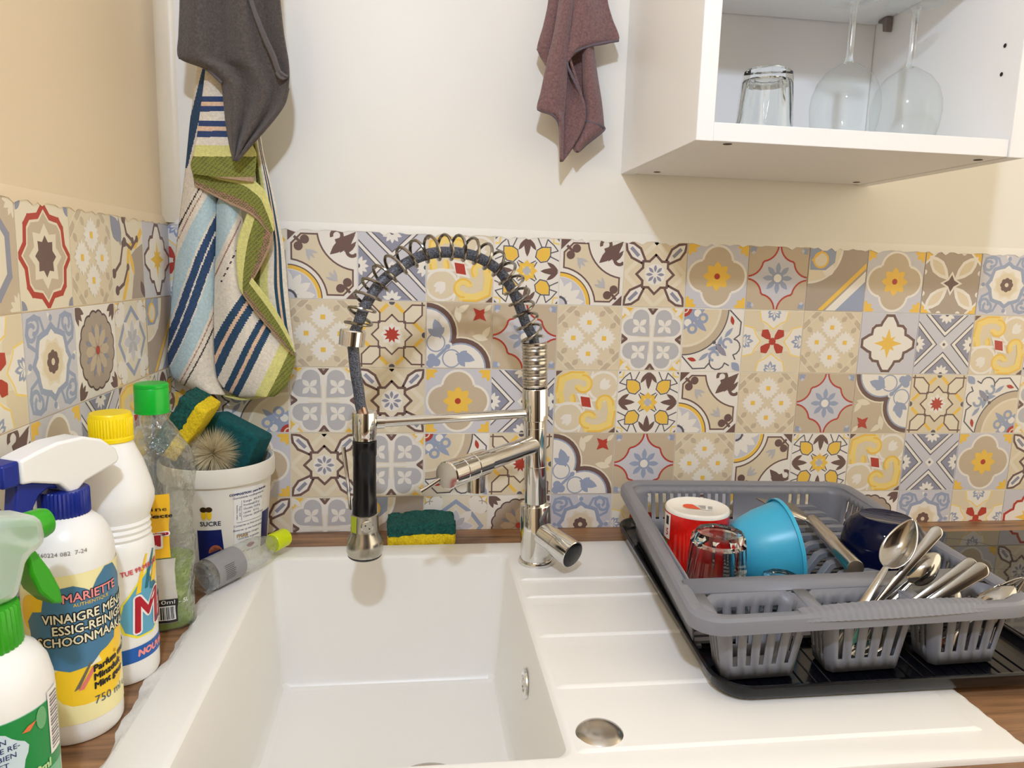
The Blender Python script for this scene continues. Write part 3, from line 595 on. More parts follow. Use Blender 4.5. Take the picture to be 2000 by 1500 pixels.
mb = MB(); mb.prism([(-.0045,-.010),(.0045,-.010),(.0045,.010),(-.0045,.010)], Matrix.Translation(Vector((HX-to.x, HY-to.y, .9945-ZS)) + ld_*.0163) @ Matrix.Rotation(math.atan2(ld_.y, ld_.x)+PI/2, 4, 'Z'), .0016); mb.build('flow_tab', mat('lime_tab', (176, 190, 40), rough=.4), hd)
mb = MB(); mb.tube([(HX-to.x-.0175, HY-to.y, 1.010-ZS), (HX-to.x-.021, HY-to.y-.002, 1.055-ZS), (HX-to.x-.0252, HY-to.y-.003, 1.090-ZS)], [.0018,.0022,.0026], 8); mb.build('spray_lever', m_chrome, tap)
# lower spout
ZP = 1.0757; s0 = cp(ZP); s1 = tv((0.2215, -.2985, 1.0745)); sdir = (s1-s0).normalized(); Ls = (s1-s0).length
mb = MB(); mb.lathe([(.0125,.004),(.0125,Ls*.60),(.0158,Ls*.62),(.0158,Ls*.755),(.0150,Ls*.76),(.0160,Ls*.765),(.0160,Ls*.87),(.0153,Ls*.875),(.0163,Ls*.88),(.0163,Ls-.0015),(.015,Ls),(0,Ls)], 40, None, s0, sdir); mb.build('spout', m_chrome, tap)
oc = s0 + sdir*Ls*.70; mb = MB(); mb.lathe([(.0112,0),(.0112,-.020),(.0100,-.0215),(.0085,-.019),(0,-.019)], 28, None, oc + Vector((0,0,-.0125))); mb.build('spout_outlet', m_chrome, tap)
mb = MB(); e = s0 + sdir*Ls*.93; mb.tube([e + Vector((-.012,-.002,-.004)), e + Vector((-.030,-.004,-.016)), e + Vector((-.037,-.005,-.020))], [.0026,.0026,.0034], 10); mb.build('spout_lever', m_steel, tap)
# main lever
h0 = Vector((0.000, -.004, .955-ZS)); h1 = tv((.3925, -.208, .9395)); hdv = (h1-h0).normalized(); Lh = (h1-h0).length
mb = MB(); mb.lathe([(.0165,.012),(.0172,Lh*.55),(.0167,Lh*.555),(.0175,Lh*.56),(.0186,Lh-.001),(.0178,Lh)], 40, None, h0, hdv); mb.build('mixer_handle', m_chrome, tap)
mb = MB(); mb.lathe([(.0180,-.0002),(.0168,.0004),(0,.0004)], 40, None, h1, hdv, False); mb.lathe([(0,.0006),(.0008,.0006)], 8, m_black, h1 + Vector((0,0,-.012)), hdv, False); mb.build('handle_cap', mat('dull_chrome_face', (120, 126, 140), rough=.16, metal=1), tap)

# ---------------------------------------------------------------- scouring sponge behind the sink
m_green = mat('green_scourer', (22, 84, 76), rough=.95, bump=1.0, bscale=900, vary=.3, vscale=300)
m_yel = mat('yellow_foam', (240, 204, 30), rough=.9, bump=1.0, bscale=420, vary=.10, vscale=300)
m_teal = mat('teal_foam', (14, 88, 92), rough=.95, bump=.8, bscale=900, vary=.12, vscale=200)
def sponge(th, lx, ly, h1, h2, seed):
    rr = random.Random(seed)
    def slab(z0, z1, wob):
        mb = MB(); n = 14
        pts = rrect(-lx/2, lx/2, -ly/2, ly/2, .006, 3)
        dens = []
        for i in range(len(pts)):
            a, b = Vector(pts[i]), Vector(pts[(i+1) % len(pts)]); k = max(1, int((b-a).length/.005))
            dens += [a.lerp(b, q/k) for q in range(k)]
        N = len(dens); L = []
        for z, ins in ((z0,.0015),(z0+.0015,0),(z1-.0015,0),(z1,.0018)):
            L.append([(p.x*(1-ins/lx*2)+wob*(rr.random()-.5), p.y*(1-ins/ly*2)+wob*(rr.random()-.5), z + (wob*(rr.random()-.5)*1.4 + .002*math.sin(p.x*50+seed) if z > z0+.002 or True else 0)*(1 if z1 > .02 else .5)) for p in dens])
        mb.add([p for l in L for p in l], [(j*N+i, j*N+(i+1)%N, (j+1)*N+(i+1)%N, (j+1)*N+i) for j in range(3) for i in range(N)] + [tuple(range(N-1,-1,-1)), tuple(3*N+i for i in range(N))], None, False); return mb
    slab(0.001, h1, .0012).build('foam', m_yel, th); slab(h1-.0015, h1+h2, .0026).build('scouring_pad', m_green, th)
sp = thing('scouring_sponge', 'yellow and green scouring sponge lying behind the sink beside the tap', 'sponge', (0.196, -.040, ZK+.001), .03)
sponge(sp, .100, .062, .018, .015, 1)

# ---------------------------------------------------------------- open wall cabinet with glasses
m_mel = mat('white_melamine', (246, 245, 244), rough=.34, bump=.04, bscale=300)
cab = thing('wall_cabinet', 'open white wall cabinet holding upturned glasses', 'cabinet', (.688, -.15, 1.453))
co = Vector((.688, -.15, 1.453))
def panel(name, a, b, m=m_mel, bev=.0008):
    mb = MB(); mb.box([a[i]-co[i] for i in range(3)], [b[i]-co[i] for i in range(3)]); return mb.build(name, m, cab, bevel=bev)
panel('side_panel', (.488,-.30,1.453), (.508,-.0005,2.15)); panel('side_panel', (.868,-.30,1.453), (.888,-.0005,2.15))
bp = panel('bottom_panel', (.5085,-.2985,1.4535), (.8675,-.0105,1.4735)); panel('back_panel', (.5085,-.010,1.4735), (.8675,-.002,2.13)); panel('top_panel', (.5085,-.2985,2.13), (.8675,-.002,2.15))
panel('shelf', (.509,-.285,1.686), (.8672,-.0112,1.704))
for x, y in ((.531,-.285), (.531,-.04), (.846,-.035), (.852,-.272)):
    mb = MB(); mb.lathe([(.0050,-.0001),(.0050,-.0004),(.0038,-.0006),(0,-.0004)], 16, None, (x-co.x, y-co.y, .0004)); mb.build('screw_cap', mat('brown_screw_cap', (74, 52, 40), rough=.6), bp)
for z in (1.5835, 1.5515):
    mb = MB(); mb.lathe([(0,.0004),(.0024,.0004)], 12, None, (.868-co.x-.0004, -.2733-co.y, z-co.z), (-1,0,0), False); mb.build('shelf_pin_hole', m_holeshade, cab)
mb = MB(); mb.prism([(0,.010),(.020,.010),(.020,.006),(.009,.004),(.007,-.009),(0,-.011)], Matrix.Translation((.867-co.x-.0055, -.052-co.y, 1.675-co.z)) @ Matrix.Rotation(PI/2, 4, 'Z'), .010); mb.build('shelf_support', mat('grey_bracket', (124, 114, 106), rough=.4), cab, bevel=.001)
m_glass = thin_glass('clear_thin_glass', (252, 254, 253))
m_glass2 = mat('clear_thick_glass', (250, 253, 253), rough=.01, trans=1.0, ior=1.46)
def wine(name, label, x, y, sc=1.0):
    t = thing(name, label, 'wine glass', (x, y, 1.4737), 0, 'wine glasses in the cabinet')
    pr = [(.0335,0),(.0365,.012),(.0400,.028),(.0418,.045),(.0405,.060),(.0355,.075),(.026,.088),(.014,.096),(.006,.101)]
    mb = MB(); mb.lathe(pr + [(.0042,.104)], 48, None, (0,0,0), None, False)
    mb.tube([(.0335*math.cos(2*PI*i/40), .0335*math.sin(2*PI*i/40), .0007) for i in range(40)], .0006, 6, None, True); mb.build('bowl', m_glass, t)
    mb = MB(); mb.lathe([(.0058,.1005),(.0042,.106),(.0036,.118),(.0036,.155),(.0042,.166),(.006,.171)], 20, None, (0,0,0), None, False); mb.build('stem', m_glass2, t)
    mb = MB(); mb.lathe([(.006,.1705),(.012,.1733),(.024,.1745),(.0345,.1752),(.0350,.1760),(.0345,.1766),(0,.1770)], 40, None, (0,0,0), None, False); mb.build('foot', m_glass, t)
wine('wine_glass', 'upturned wine glass standing next to the small tumbler in the cabinet', .7175, -.20); wine('wine_glass', 'upturned wine glass nearest the right side of the cabinet', .8015, -.198)
def tumbler(name, label, loc, r0, r1, h, m, facets=10, tilt=(0,0,0), base=.012):
    t = thing(name, label, 'glass', loc, 0, None, tilt)
    def ring(r, z, fac):
        n = facets*4; out = []
        for i in range(n):
            a = 2*PI*i/n; q = (a % (2*PI/facets)) - PI/facets; rr = r*(1-fac + fac*math.cos(PI/facets)/math.cos(q)); out.append((rr*math.cos(a), rr*math.sin(a), z))
        return out
    def rr(z): return lerp(r0, r1, z/h)
    ext = [ring(rr(0), 0, 0), ring(rr(0)+.0006, .002, 0), ring(rr(.18*h), .18*h, .2), ring(rr(.3*h), .3*h, 1), ring(rr(.88*h), .88*h, 1), ring(rr(.96*h)-.0006, .965*h, 1), ring(r1-.004, h, .6), ring(r1-.010, h-.0005, .2), ring(r1-.011, h-.002, 0)]
    inn = [ring(rr(0)-.0022, 0, 0), ring(rr(.5*h)-.0028, .5*h, 0), ring(rr(h-base)-.004, h-base-.004, 0), ring(rr(h-base)-.009, h-base, 0)]
    n = facets*4; mb = MB(); L = inn[::-1] + ext
    mb.add([p for l in L for p in l], [(j*n+i, j*n+(i+1)%n, (j+1)*n+(i+1)%n, (j+1)*n+i) for j in range(len(L)-1) for i in range(n)] + [tuple(range(n-1,-1,-1)), tuple((len(L)-1)*n+i for i in range(n))], None, False)
    mb.build('glass_wall', m, t, bevel=0); return t
tumbler('tumbler', 'small upturned facetted tumbler on the cabinet floor', (.612, -.20, 1.4737), .0365, .0300, .084, m_glass2, 10)
# ---------------------------------------------------------------- dish rack on its drip tray
m_rack = mat('grey_rack_plastic', (130, 131, 138), rough=.38, spec=.5)
m_tray = mat('black_tray_plastic', (9, 10, 16), rough=.14, spec=.3)
RC = [Vector((.489,-.066)), Vector((.842,-.086)), Vector((.818,-.482)), Vector((.443,-.500))]; RW, RD = .36, .42
ro = Vector((.64, -.28, ZS+.0075))
def rw(x, y, z, c=None):
    u, v = x/RW, y/RD; c = c or RC; p = (c[0]*(1-u)+c[1]*u)*(1-v) + (c[3]*(1-u)+c[2]*u)*v
    t = max(0, min(1, (v-.79)/.05)); z -= .0085*t*t*(3-2*t)*max(0, min(1, (z-.94)/.04)) if c is RC else 0
    return (p.x-ro.x, p.y-ro.y, z-ro.z)
def rloop(ins, z, r, n=6, fn=rw): return [fn(x, y, z) for x, y in rrect(ins, RW-ins, ins, RD-ins, r, n)]
tray = thing('drip_tray', 'black plastic drip tray under the grey dish rack', 'tray', ro - Vector((0,0,.0072)))
TCN = [Vector((.500,-.024)), Vector((.872,-.036)), Vector((.848,-.499)), Vector((.470,-.502))]
def tw(x, y, z): a = rw(x, y, z, TCN); return (a[0], a[1], a[2]+.0072+.0021)
mb = MB(); loops(mb, [rloop(i, z, r, 6, tw) for i, z, r in ((.006, ZS+.0006, .03), (.002, ZS+.006, .032), (0, ZS+.015, .034), (.001, ZS+.0165, .034), (.003, ZS+.0165, .033), (.005, ZS+.015, .032), (.010, ZS+.0065, .03), (.02, ZS+.0055, .028))])
n = len(rrect(0,1,0,1,.1,6)); L = rloop(.02, ZS+.0055, .028, 6, tw); mb.add(L, [tuple(range(n))]); L = rloop(.006, ZS+.0006, .03, 6, tw); mb.add(L, [tuple(range(n-1,-1,-1))])
mb.build('tray_body', m_tray, tray)
for k in range(22):
    x = .035 + .0137*k; mb = MB(); a, b = tw(x, .33, ZS+.0055), tw(x, .405, ZS+.0055); mb.tube([a, b], .0011, 5); mb.build('tray_rib', m_tray, tray)

rack = thing('dish_rack', 'grey plastic dish rack with plate slots and three cutlery baskets', 'dish rack', ro)
ZR = 1.000; ZF = .9225
mb = MB(); loops(mb, [rloop(i, z, r) for i, z, r in ((.0035,.9855,.03),(0,.985,.032),(0,.994,.032),(.001,.9975,.031),(.004,ZR,.030),(.013,ZR-.0005,.026),(.0165,ZR-.003,.022),(.0168,ZR-.006,.022))]); mb.build('rim', m_rack, rack)
# slotted wall: back, left, right
DK = .335      # where the cutlery deck begins
def wall_cells():
    it, ib = .0168, .027; rt, rb = .022, .016; cells = []
    def P(x, y, xi, yi): return (x, y, xi, yi)
    def straight(a, b, slots):
        # a,b : (top xy, bottom xy); slots in metres from a
        Lg = math.hypot(b[0][0]-a[0][0], b[0][1]-a[0][1]); cut = [(0, 0)]
        for s0, s1 in slots: cut += [(s0, 0), (s1, 1)]
        cut.append((Lg, 0)); prev = 0.0
        for s, op in cut[1:]:
            if s - prev > 1e-5:
                f = lambda t: ((lerp(a[0][0], b[0][0], t), lerp(a[0][1], b[0][1], t)), (lerp(a[1][0], b[1][0], t), lerp(a[1][1], b[1][1], t)))
                cells.append((f(prev/Lg), f(s/Lg), op))
            prev = s
    def corner(cx, cy, cxb, cyb, a0):
        A, B = arcp(cx, cy, rt, a0, a0-90, 6), arcp(cxb, cyb, rb, a0, a0-90, 6)
        for i in range(6): cells.append(((A[i], B[i]), (A[i+1], B[i+1]), 0))
    lx, lxb, rx, rxb = it, ib, RW-it, RW-ib
    # left wall from the deck to the back
    straight(((lx, DK), (lxb, DK)), ((lx, it+rt), (lxb, ib+rb)), [(.012+.0132*k, .012+.0132*k+.0062) for k in range(20)])
    corner(lx+rt, it+rt, lxb+rb, ib+rb, 180+0)
    cells[-6:] = []
    A, B = arcp(lx+rt, it+rt, rt, 180, 270, 6), arcp(lxb+rb, ib+rb, rb, 180, 270, 6)
    for i in range(6): cells.append(((A[i], B[i]), (A[i+1], B[i+1]), 0))
    straight(((lx+rt, it), (lxb+rb, ib)), ((rx-rt, it), (rxb-rb, ib)), [(.004+.0117*k, .004+.0117*k+.0058) for k in range(12)] + [(.226+.0135*k, .226+.0135*k+.0058) for k in range(3)])
    A, B = arcp(rx-rt, it+rt, rt, 270, 360, 6), arcp(rxb-rb, ib+rb, rb, 270, 360, 6)
    for i in range(6): cells.append(((A[i], B[i]), (A[i+1], B[i+1]), 0))
    straight(((rx, it+rt), (rxb, ib+rb)), ((rx, DK), (rxb, DK)), [(.012+.0132*k, .012+.0132*k+.0062) for k in range(20)])
    return cells
def slotted(mb, cells, zs, fn):
    """zs: top, slot top, slot bottom, bottom"""
    H = zs[0]-zs[3]
    for (ta, ba), (tb, bb), op in cells:
        def q(T, Bm, z): t = (zs[0]-z)/H; return fn(lerp(T[0], Bm[0], t), lerp(T[1], Bm[1], t), z)
        for k in range(3):
            if k == 1 and op: continue
            mb.add([q(ta, ba, zs[k]), q(tb, bb, zs[k]), q(tb, bb, zs[k+1]), q(ta, ba, zs[k+1])], [(0,1,2,3)], None, True)
def weld(o, d=1e-5):
    bm = bmesh.new(); bm.from_mesh(o.data); bmesh.ops.remove_doubles(bm, verts=bm.verts[:], dist=d); bmesh.ops.recalc_face_normals(bm, faces=bm.faces[:]); bm.to_mesh(o.data); bm.free(); return o
mb = MB(); slotted(mb, wall_cells(), (ZR-.006, .984, .946, ZF), rw); weld(mb.build('basket_wall', m_rack, rack, solid=.0022))
for k in range(24):
    y = .034 + .0126*k
    mb = MB(); mb.hexa([rw(.028,y,ZF-.003), rw(RW-.028,y,ZF-.003), rw(RW-.028,y+.0075,ZF-.003), rw(.028,y+.0075,ZF-.003), rw(.028,y,ZF), rw(RW-.028,y,ZF), rw(RW-.028,y+.0075,ZF), rw(.028,y+.0075,ZF)]); mb.build('floor_bar', m_rack, rack)
for sx in (.030, .10, .17, .245, .32):
    mb = MB(); mb.hexa([rw(sx,.03,ZF-.0065), rw(sx+.006,.03,ZF-.0065), rw(sx+.006,.335,ZF-.0065), rw(sx,.335,ZF-.0065), rw(sx,.03,ZF-.003), rw(sx+.006,.03,ZF-.003), rw(sx+.006,.335,ZF-.003), rw(sx,.335,ZF-.003)]); mb.build('floor_rail', m_rack, rack)
# plate dividers: arched bands across the right half
for k in range(10):
    Y = -.100 - .0295*k; mb = MB(); pr_ = [(.668, ZF), (.690, .956), (.697, .9655), (.706, .9685), (.782, .9685), (.790, .9655), (.796, .956), (.806, ZF)]
    inn = [(.676, ZF), (.698, .954), (.703, .9595), (.709, .9615), (.779, .9615), (.784, .9595), (.788, .954), (.798, ZF)]
    n8 = len(pr_); vs = []
    for x, z in pr_ + inn:
        vs.append((x-ro.x - .05*k*.0295, Y-ro.y, z-ro.z))
    for x, z in pr_ + inn: vs.append((x-ro.x - .05*k*.0295, Y-.0105-ro.y, z-ro.z))
    fs = []
    for i in range(n8-1):
        fs += [(i, i+1, n8+i+1, n8+i), (2*n8+i+1, 2*n8+i, 3*n8+i, 3*n8+i+1), (i+1, i, 2*n8+i, 2*n8+i+1), (n8+i, n8+i+1, 3*n8+i+1, 3*n8+i)]
    mb.add(vs, fs); mb.build('plate_divider', m_rack, rack, bevel=.0008)
# cutlery deck with three openings and hanging baskets
OPN = [(.028,.122), (.136,.234), (.248,.342)]; OY0, OY1 = .353, .403; ZD = .9945
deck = MB()
def dq(x0, x1, y0, y1): deck.grid(lambda u, v: rw(lerp(x0, x1, u), lerp(y0, y1, v), ZD), 2, 1)
dq(.010, RW-.010, DK, OY0); dq(.010, RW-.010, OY1, RD-.010)
for a, b in ((.010, OPN[0][0]), (OPN[0][1], OPN[1][0]), (OPN[1][1], OPN[2][0]), (OPN[2][1], RW-.010)): dq(a, b, OY0, OY1)
weld(deck.build('cutlery_deck', m_rack, rack, solid=.0024))
for x0, x1 in OPN:
    def bk(ins, z, r): return [rw(x, y, z) for x, y in rrect(x0+ins, x1-ins, OY0+ins*.5, OY1-ins*.5, r, 3)]
    mb = MB(); bx0, bx1, by0, by1 = x0+.011, x1-.011, OY0+.006, OY1-.006; cells = []
    def st(a, b, ab, bb, ns, w=.0062):
        Lg = math.hypot(b[0]-a[0], b[1]-a[1]); p = Lg/(ns); f = lambda t: ((lerp(a[0],b[0],t), lerp(a[1],b[1],t)), (lerp(ab[0],bb[0],t), lerp(ab[1],bb[1],t)))
        for q in range(ns):
            s0 = (q+.5)/ns - w/2/Lg; s1 = s0 + w/Lg; cells.append((f(q/ns), f(s0), 0)); cells.append((f(s0), f(s1), 1)); cells.append((f(s1), f((q+1)/ns), 0))
    c = .008; d = .005
    st((x0+c,OY1),(x1-c,OY1),(bx0+d,by1),(bx1-d,by1),5); st((x1,OY1-c),(x1,OY0+c),(bx1,by1-d),(bx1,by0+d),3); st((x1-c,OY0),(x0+c,OY0),(bx1-d,by0),(bx0+d,by0),5); st((x0,OY0+c),(x0,OY1-c),(bx0,by0+d),(bx0,by1-d),3)
    for T0, T1, B0, B1 in (((x1-c,OY1),(x1,OY1-c),(bx1-d,by1),(bx1,by1-d)), ((x1,OY0+c),(x1-c,OY0),(bx1,by0+d),(bx1-d,by0)), ((x0+c,OY0),(x0,OY0+c),(bx0+d,by0),(bx0,by0+d)), ((x0,OY1-c),(x0+c,OY1),(bx0,by1-d),(bx0+d,by1))): cells.append(((T0,B0),(T1,B1),0))
    slotted(mb, cells, (ZD, .980, .932, .9185), rw)
    mb.add([rw(bx0+d,by1,.9185), rw(bx1-d,by1,.9185), rw(bx1,by1-d,.9185), rw(bx1,by0+d,.9185), rw(bx1-d,by0,.9185), rw(bx0+d,by0,.9185), rw(bx0,by0+d,.9185), rw(bx0,by1-d,.9185)], [tuple(range(8))])
    weld(mb.build('cutlery_basket', m_rack, rack, solid=.002))
# ribbed thumb grip along the front rim
mb = MB()
def grip(u, v):
    x = lerp(.105, .300, u); hump = math.sin(PI*u)**.8; y = RD - .0165*v + .001*hump; z = ZR - .006 + .0075*math.sin(PI*min(1, v*.5+.0))*hump*.6 + .006*math.sin(PI/2*min(1, v*2.5)) + (.0005 if int(u*54) % 2 else 0)
    return rw(x, y + .0015*(1-v)*hump, z)
mb.grid(grip, 108, 8, None, False); mb.build('grip_ribs', m_rack, rack)

# ---------------------------------------------------------------- crockery and cutlery in the rack
m_mugw = mat('white_glazed', (240, 236, 226), rough=.2)
mug = thing('mug', 'red mug turned upside down in the dish rack, white base with a sticker', 'mug', (.5385, -.2560, ZF+.001))
m_red = mat('red_glaze', (204, 22, 12), rough=.14, vary=.14, vscale=30)
mb = MB(); mb.lathe([(.0365,0),(.0385,.002),(.0392,.02),(.0396,.07),(.0396,.0915)], 48, m_red, cap=False); mb.lathe([(.0345,0),(.0365,0)], 48, m_mugw, cap=False); mb.lathe([(.0345,0),(.036,.03),(.036,.085),(0,.088)], 48, m_mugw, cap=False); mb.build('body', None, mug)
bs = MB(); bs.lathe([(.0396,.0915),(.0398,.0945),(.0385,.0968),(.036,.0968),(.034,.0955),(0,.0955)], 48, None, (0,0,0), None, False); bso = bs.build('base', m_mugw, mug)
fm = lambda x, y, l: (.0397*math.cos(x/.0397) , .0397*math.sin(x/.0397), y)
def cyl(r, a0, off=0.0): return lambda x, y, l: ((r+l)*math.cos(a0 + x/r), (r+l)*math.sin(a0 + x/r), y)
camdir = math.atan2(-1.097+.256, .187-.5385)
fl_ = cyl(.0396, camdir - math.radians(62)); mb = MB(); put_poly(mb, [(-.010,.058),(.0075,.058),(.0075,.090),(-.010,.090)], fl_, m_mugw, .0003); mt = mat('print_black', (26, 24, 26), rough=.4); put_poly(mb, [(-.002,.076),(.0042,.076),(.0042,.087),(-.002,.087)], fl_, mt, .0006); put_text(mb, '5', fl_, .0016, .0625, .012, mat('print_red', (196, 34, 44), rough=.4), .0004)
put_poly(mb, [(-.008,.056),(.004,.056),(.006,.030),(.012,.006),(.006,.004),(-.006,.03)], fl_, mat('print_leaf', (60, 104, 34), rough=.4, vary=.4, vscale=120), .0003); mb.build('printed_panel', None, mug)
mb = MB(); fb = lambda x, y, l: (x, y, .0957+l); ang = -.35
def rp(pts): c, s = math.cos(ang), math.sin(ang); return [(x*c-y*s, x*s+y*c) for x, y in pts]
put_poly(mb, rp([(-.010+.008*math.cos(a), -.0+.009*math.sin(a)) for a in [PI/2+PI*i/10 for i in range(11)]] + [(.004,-.009),(-.006,.009)]), fb, mat('sticker_orange', (226, 84, 40), rough=.5)); put_poly(mb, rp([(-.005,.009),(.019,.009),(.019,-.009),(.005,-.009)]), fb, mat('sticker_white', (236, 232, 226), rough=.5), .0003)
for i in range(6): put_poly(mb, rp([(.013+.0009*i,.006),(.0134+.0009*i,.006),(.0134+.0009*i,-.006),(.013+.0009*i,-.006)]), fb, mt, .0005, .02)
for i in range(4): put_poly(mb, rp([(.001+.001*i,.006-.0035*i),(.010,.006-.0035*i),(.010,.0046-.0035*i),(.001+.001*i,.0046-.0035*i)]), fb, mt, .0005, .02)
mb.build('base_sticker', None, bso)
tumbler('tumbler', 'facetted clear tumbler upside down in front of the red mug', (.5335, -.3365, ZF+.001), .0385, .0305, .094, m_glass2, 9)
t = tumbler('shot_glass', 'small low clear glass beside the blue bowl in the dish rack', (.5985, -.365, ZF+.001), .024, .0215, .052, m_glass2, 8, base=.008)
bowl = thing('plastic_bowl', 'sky blue plastic bowl leaning on its side in the dish rack', 'bowl', (.640, -.290, .981))
m_cy = mat('sky_blue_plastic', (66, 176, 212), rough=.32)
ax = Vector((.965, -.06, .17)).normalized()
mb = MB(); mb.lathe([(0,-.062),(.030,-.062),(.034,-.0605),(.040,-.052),(.048,-.03),(.0545,0),(.0560,.0005),(.0560,-.0025),(.0575,-.003),(.0576,.0015),(.0560,.0022),(.0530,.0010),(.048,-.03),(.037,-.053),(.030,-.059),(0,-.059)], 56, None, (0,0,0), ax); mb.build('bowl_shell', m_cy, bowl)
jug = thing('navy_mug', 'glossy navy blue rounded mug upside down at the right of the dish rack', 'mug', (.7715, -.283, .9720))
m_navy = mat('navy_glaze', (9, 14, 44), rough=.04, spec=.14)
mb = MB(); mb.lathe([(.0385,-.0475),(.040,-.0475),(.0412,-.044),(.0455,-.026),(.0485,-.004),(.0480,.016),(.0445,.034),(.0380,.045),(.0310,.0500),(.0295,.0510),(.0280,.0505),(0,.0500)], 56, None, (0,0,0)); mb.lathe([(.0385,-.0475),(.044,-.02),(.045,.01),(.038,.04),(0,.05)], 40, m_navy, cap=False); mb.build('body', m_navy, jug)
jug.location = (.7600, -.306, ZF+.0480)
mb = MB(); hd_ = [(.046,-.0,-.03),(.062,0,-.024),(.068,0,.0),(.062,0,.02),(.045,0,.03)]; mb.tube(smoothpath(hd_, 6), .005, 10); o = mb.build('handle', m_navy, jug); o.rotation_euler = (0,0,.9)
pk = thing('cake_slice', 'steel slicer with a thick round handle lying across the plate slots', 'utensil', (.7035, -.29, .9795))
mb = MB(); a, b = Vector((.016, .078, .005)), Vector((-.014, -.072, .000)); dv = (b-a).normalized(); mb.lathe([(.0068,0),(.0085,.004),(.0092,.06),(.0100,(b-a).length-.001),(.0094,(b-a).length),(0,(b-a).length)], 32, None, a, dv); mb.build('handle', m_steel, pk)
mb = MB(); q = Matrix.Translation(a); mb.add([a+Vector((-.007,.002,-.003)), a+Vector((.006,.004,-.003)), a+Vector((.002,.055,.004)), a+Vector((-.050,.062,.010)), a+Vector((-.034,.028,.004))], [(0,1,2,3,4)]); mb.build('blade', m_steel, pk, solid=.0014)
m_cut = mat('polished_cutlery', (184, 181, 176), rough=.13, metal=1.0)
def cutlery(name, label, p0, p1, face, wid, bl, L=None, mhandle=None, hw=(.0045,.009), kind='spoon', bow=.004, hcut=.0, cat='spoon'):
    """handle end p0, head tip p1; face = direction the hollow looks towards"""
    p0, p1 = Vector(p0), Vector(p1); z = (p1-p0).normalized(); f = Vector(face); y = (f - z*f.dot(z)).normalized(); x = y.cross(z); Ln = (p1-p0).length
    t = thing(name, label, cat, p0, 0, 'cutlery in the dish rack'); M = lambda a, b, c: x*a + y*b + z*c
    hb = (Ln-bl)/Ln
    def wd(s):
        if s > hb:
            q = (s-hb)/(1-hb); return max(.0006, wid*(math.sin(PI*min(1, q**.8*1.0))**.62 if q < .995 else .0) + .0022*(1-q))
        q = s/hb; return lerp(hw[1], hw[0]*.55, min(1, q**.7)) * (math.sqrt(max(.003, 1-(1-q/.07)**2)) if q < .07 else 1)
    def fn(u, v):
        s = v; u2 = (u-.5)*2; w = wd(s); dep = 0
        if s > hb: q = (s-hb)/(1-hb); dep = -bow*2.2*math.sin(PI*q)*(1-u2*u2)
        else: dep = .0009*(1-u2*u2)
        cur = bow*1.3*math.sin(PI*s/hb) if s < hb else -bow*.6*math.sin(PI*(s-hb)/(1-hb))
        return M(u2*w, dep+cur, s*Ln)
    if kind == 'spoon':
        if mhandle:
            cutv = .45*hb; mb = MB(); mb.grid(lambda u, v: fn(u, lerp(cutv, 1, v)), 12, 60); mb.build('bowl', m_cut, t, solid=.0012, sharp=60)
            mb = MB(); mb.tube([fn(.5, q*cutv/6) for q in range(7)], [.003,.0058,.0064,.0066,.0066,.0062,.0045], 10); mb.build('handle', mhandle, t)
        else:
            mb = MB(); mb.grid(lambda u, v: fn(u, v**1.25), 12, 110); mb.build('spoon_body', m_cut, t, solid=.0013, sharp=60)
    else:
        mb = MB(); mb.grid(lambda u, v: fn(u, v*.80), 8, 40)
        for k in range(4):
            u0 = .08 + .235*k; mb.grid(lambda u, v, u0=u0: fn(lerp(u0, u0+.13, u), lerp(.80, .995, v)), 2, 10)
        mb.build('fork_body', m_cut, t, solid=.0013, sharp=60)
    return t
tocam = (-.5, -.75, .25)
cutlery('tablespoon', 'large spoon standing bowl up against the navy mug', (.614,-.456,.927), (.702,-.430,1.0625), (-.8,-.55,.2), .0140, .058, bow=.0045)
cutlery('teaspoon', 'small spoon with a mint green handle, shiny bowl up', (.619,-.451,.930), (.736,-.430,1.0235), (.45,.8,-.3), .0118, .044, mhandle=mat('mint_plastic', (120, 210, 196), rough=.45), bow=.0035)
cutlery('dessert_spoon', 'spoon standing handle up behind the large spoon', (.734,-.429,1.052), (.620,-.446,.928), tocam, .013, .05, hw=(.004,.0072))
cutlery('dessert_spoon', 'left one of the two flat spoon handles leaning right', (.754,-.459,1.027), (.619,-.449,.928), tocam, .013, .05, hw=(.0045,.0082))
cutlery('dessert_spoon', 'right one of the two flat spoon handles leaning right', (.761,-.466,1.0245), (.628,-.454,.928), tocam, .013, .05, hw=(.0045,.0088))
cutlery('dinner_fork', 'fork standing in the cutlery basket at the far right of the rack', (.737,-.452,.928), (.813,-.459,1.008), tocam, .0105, .06, kind='fork', cat='fork')
cutlery('tablespoon', 'spoon standing bowl up in the cutlery basket at the far right of the rack', (.744,-.447,.928), (.806,-.456,.996), (.5,.8,-.3), .015, .055)
cutlery('teaspoon', 'short spoon standing bowl up inside the third cutlery basket', (.740,-.444,.928), (.757,-.436,.9885), (-.2,.9,-.2), .0135, .045)
cutlery('butter_knife', 'slim knife with an orange handle inside the third cutlery basket', (.730,-.448,.926), (.738,-.432,.985), tocam, .005, .03, mhandle=mat('orange_plastic', (206, 98, 40), rough=.4), cat='knife')
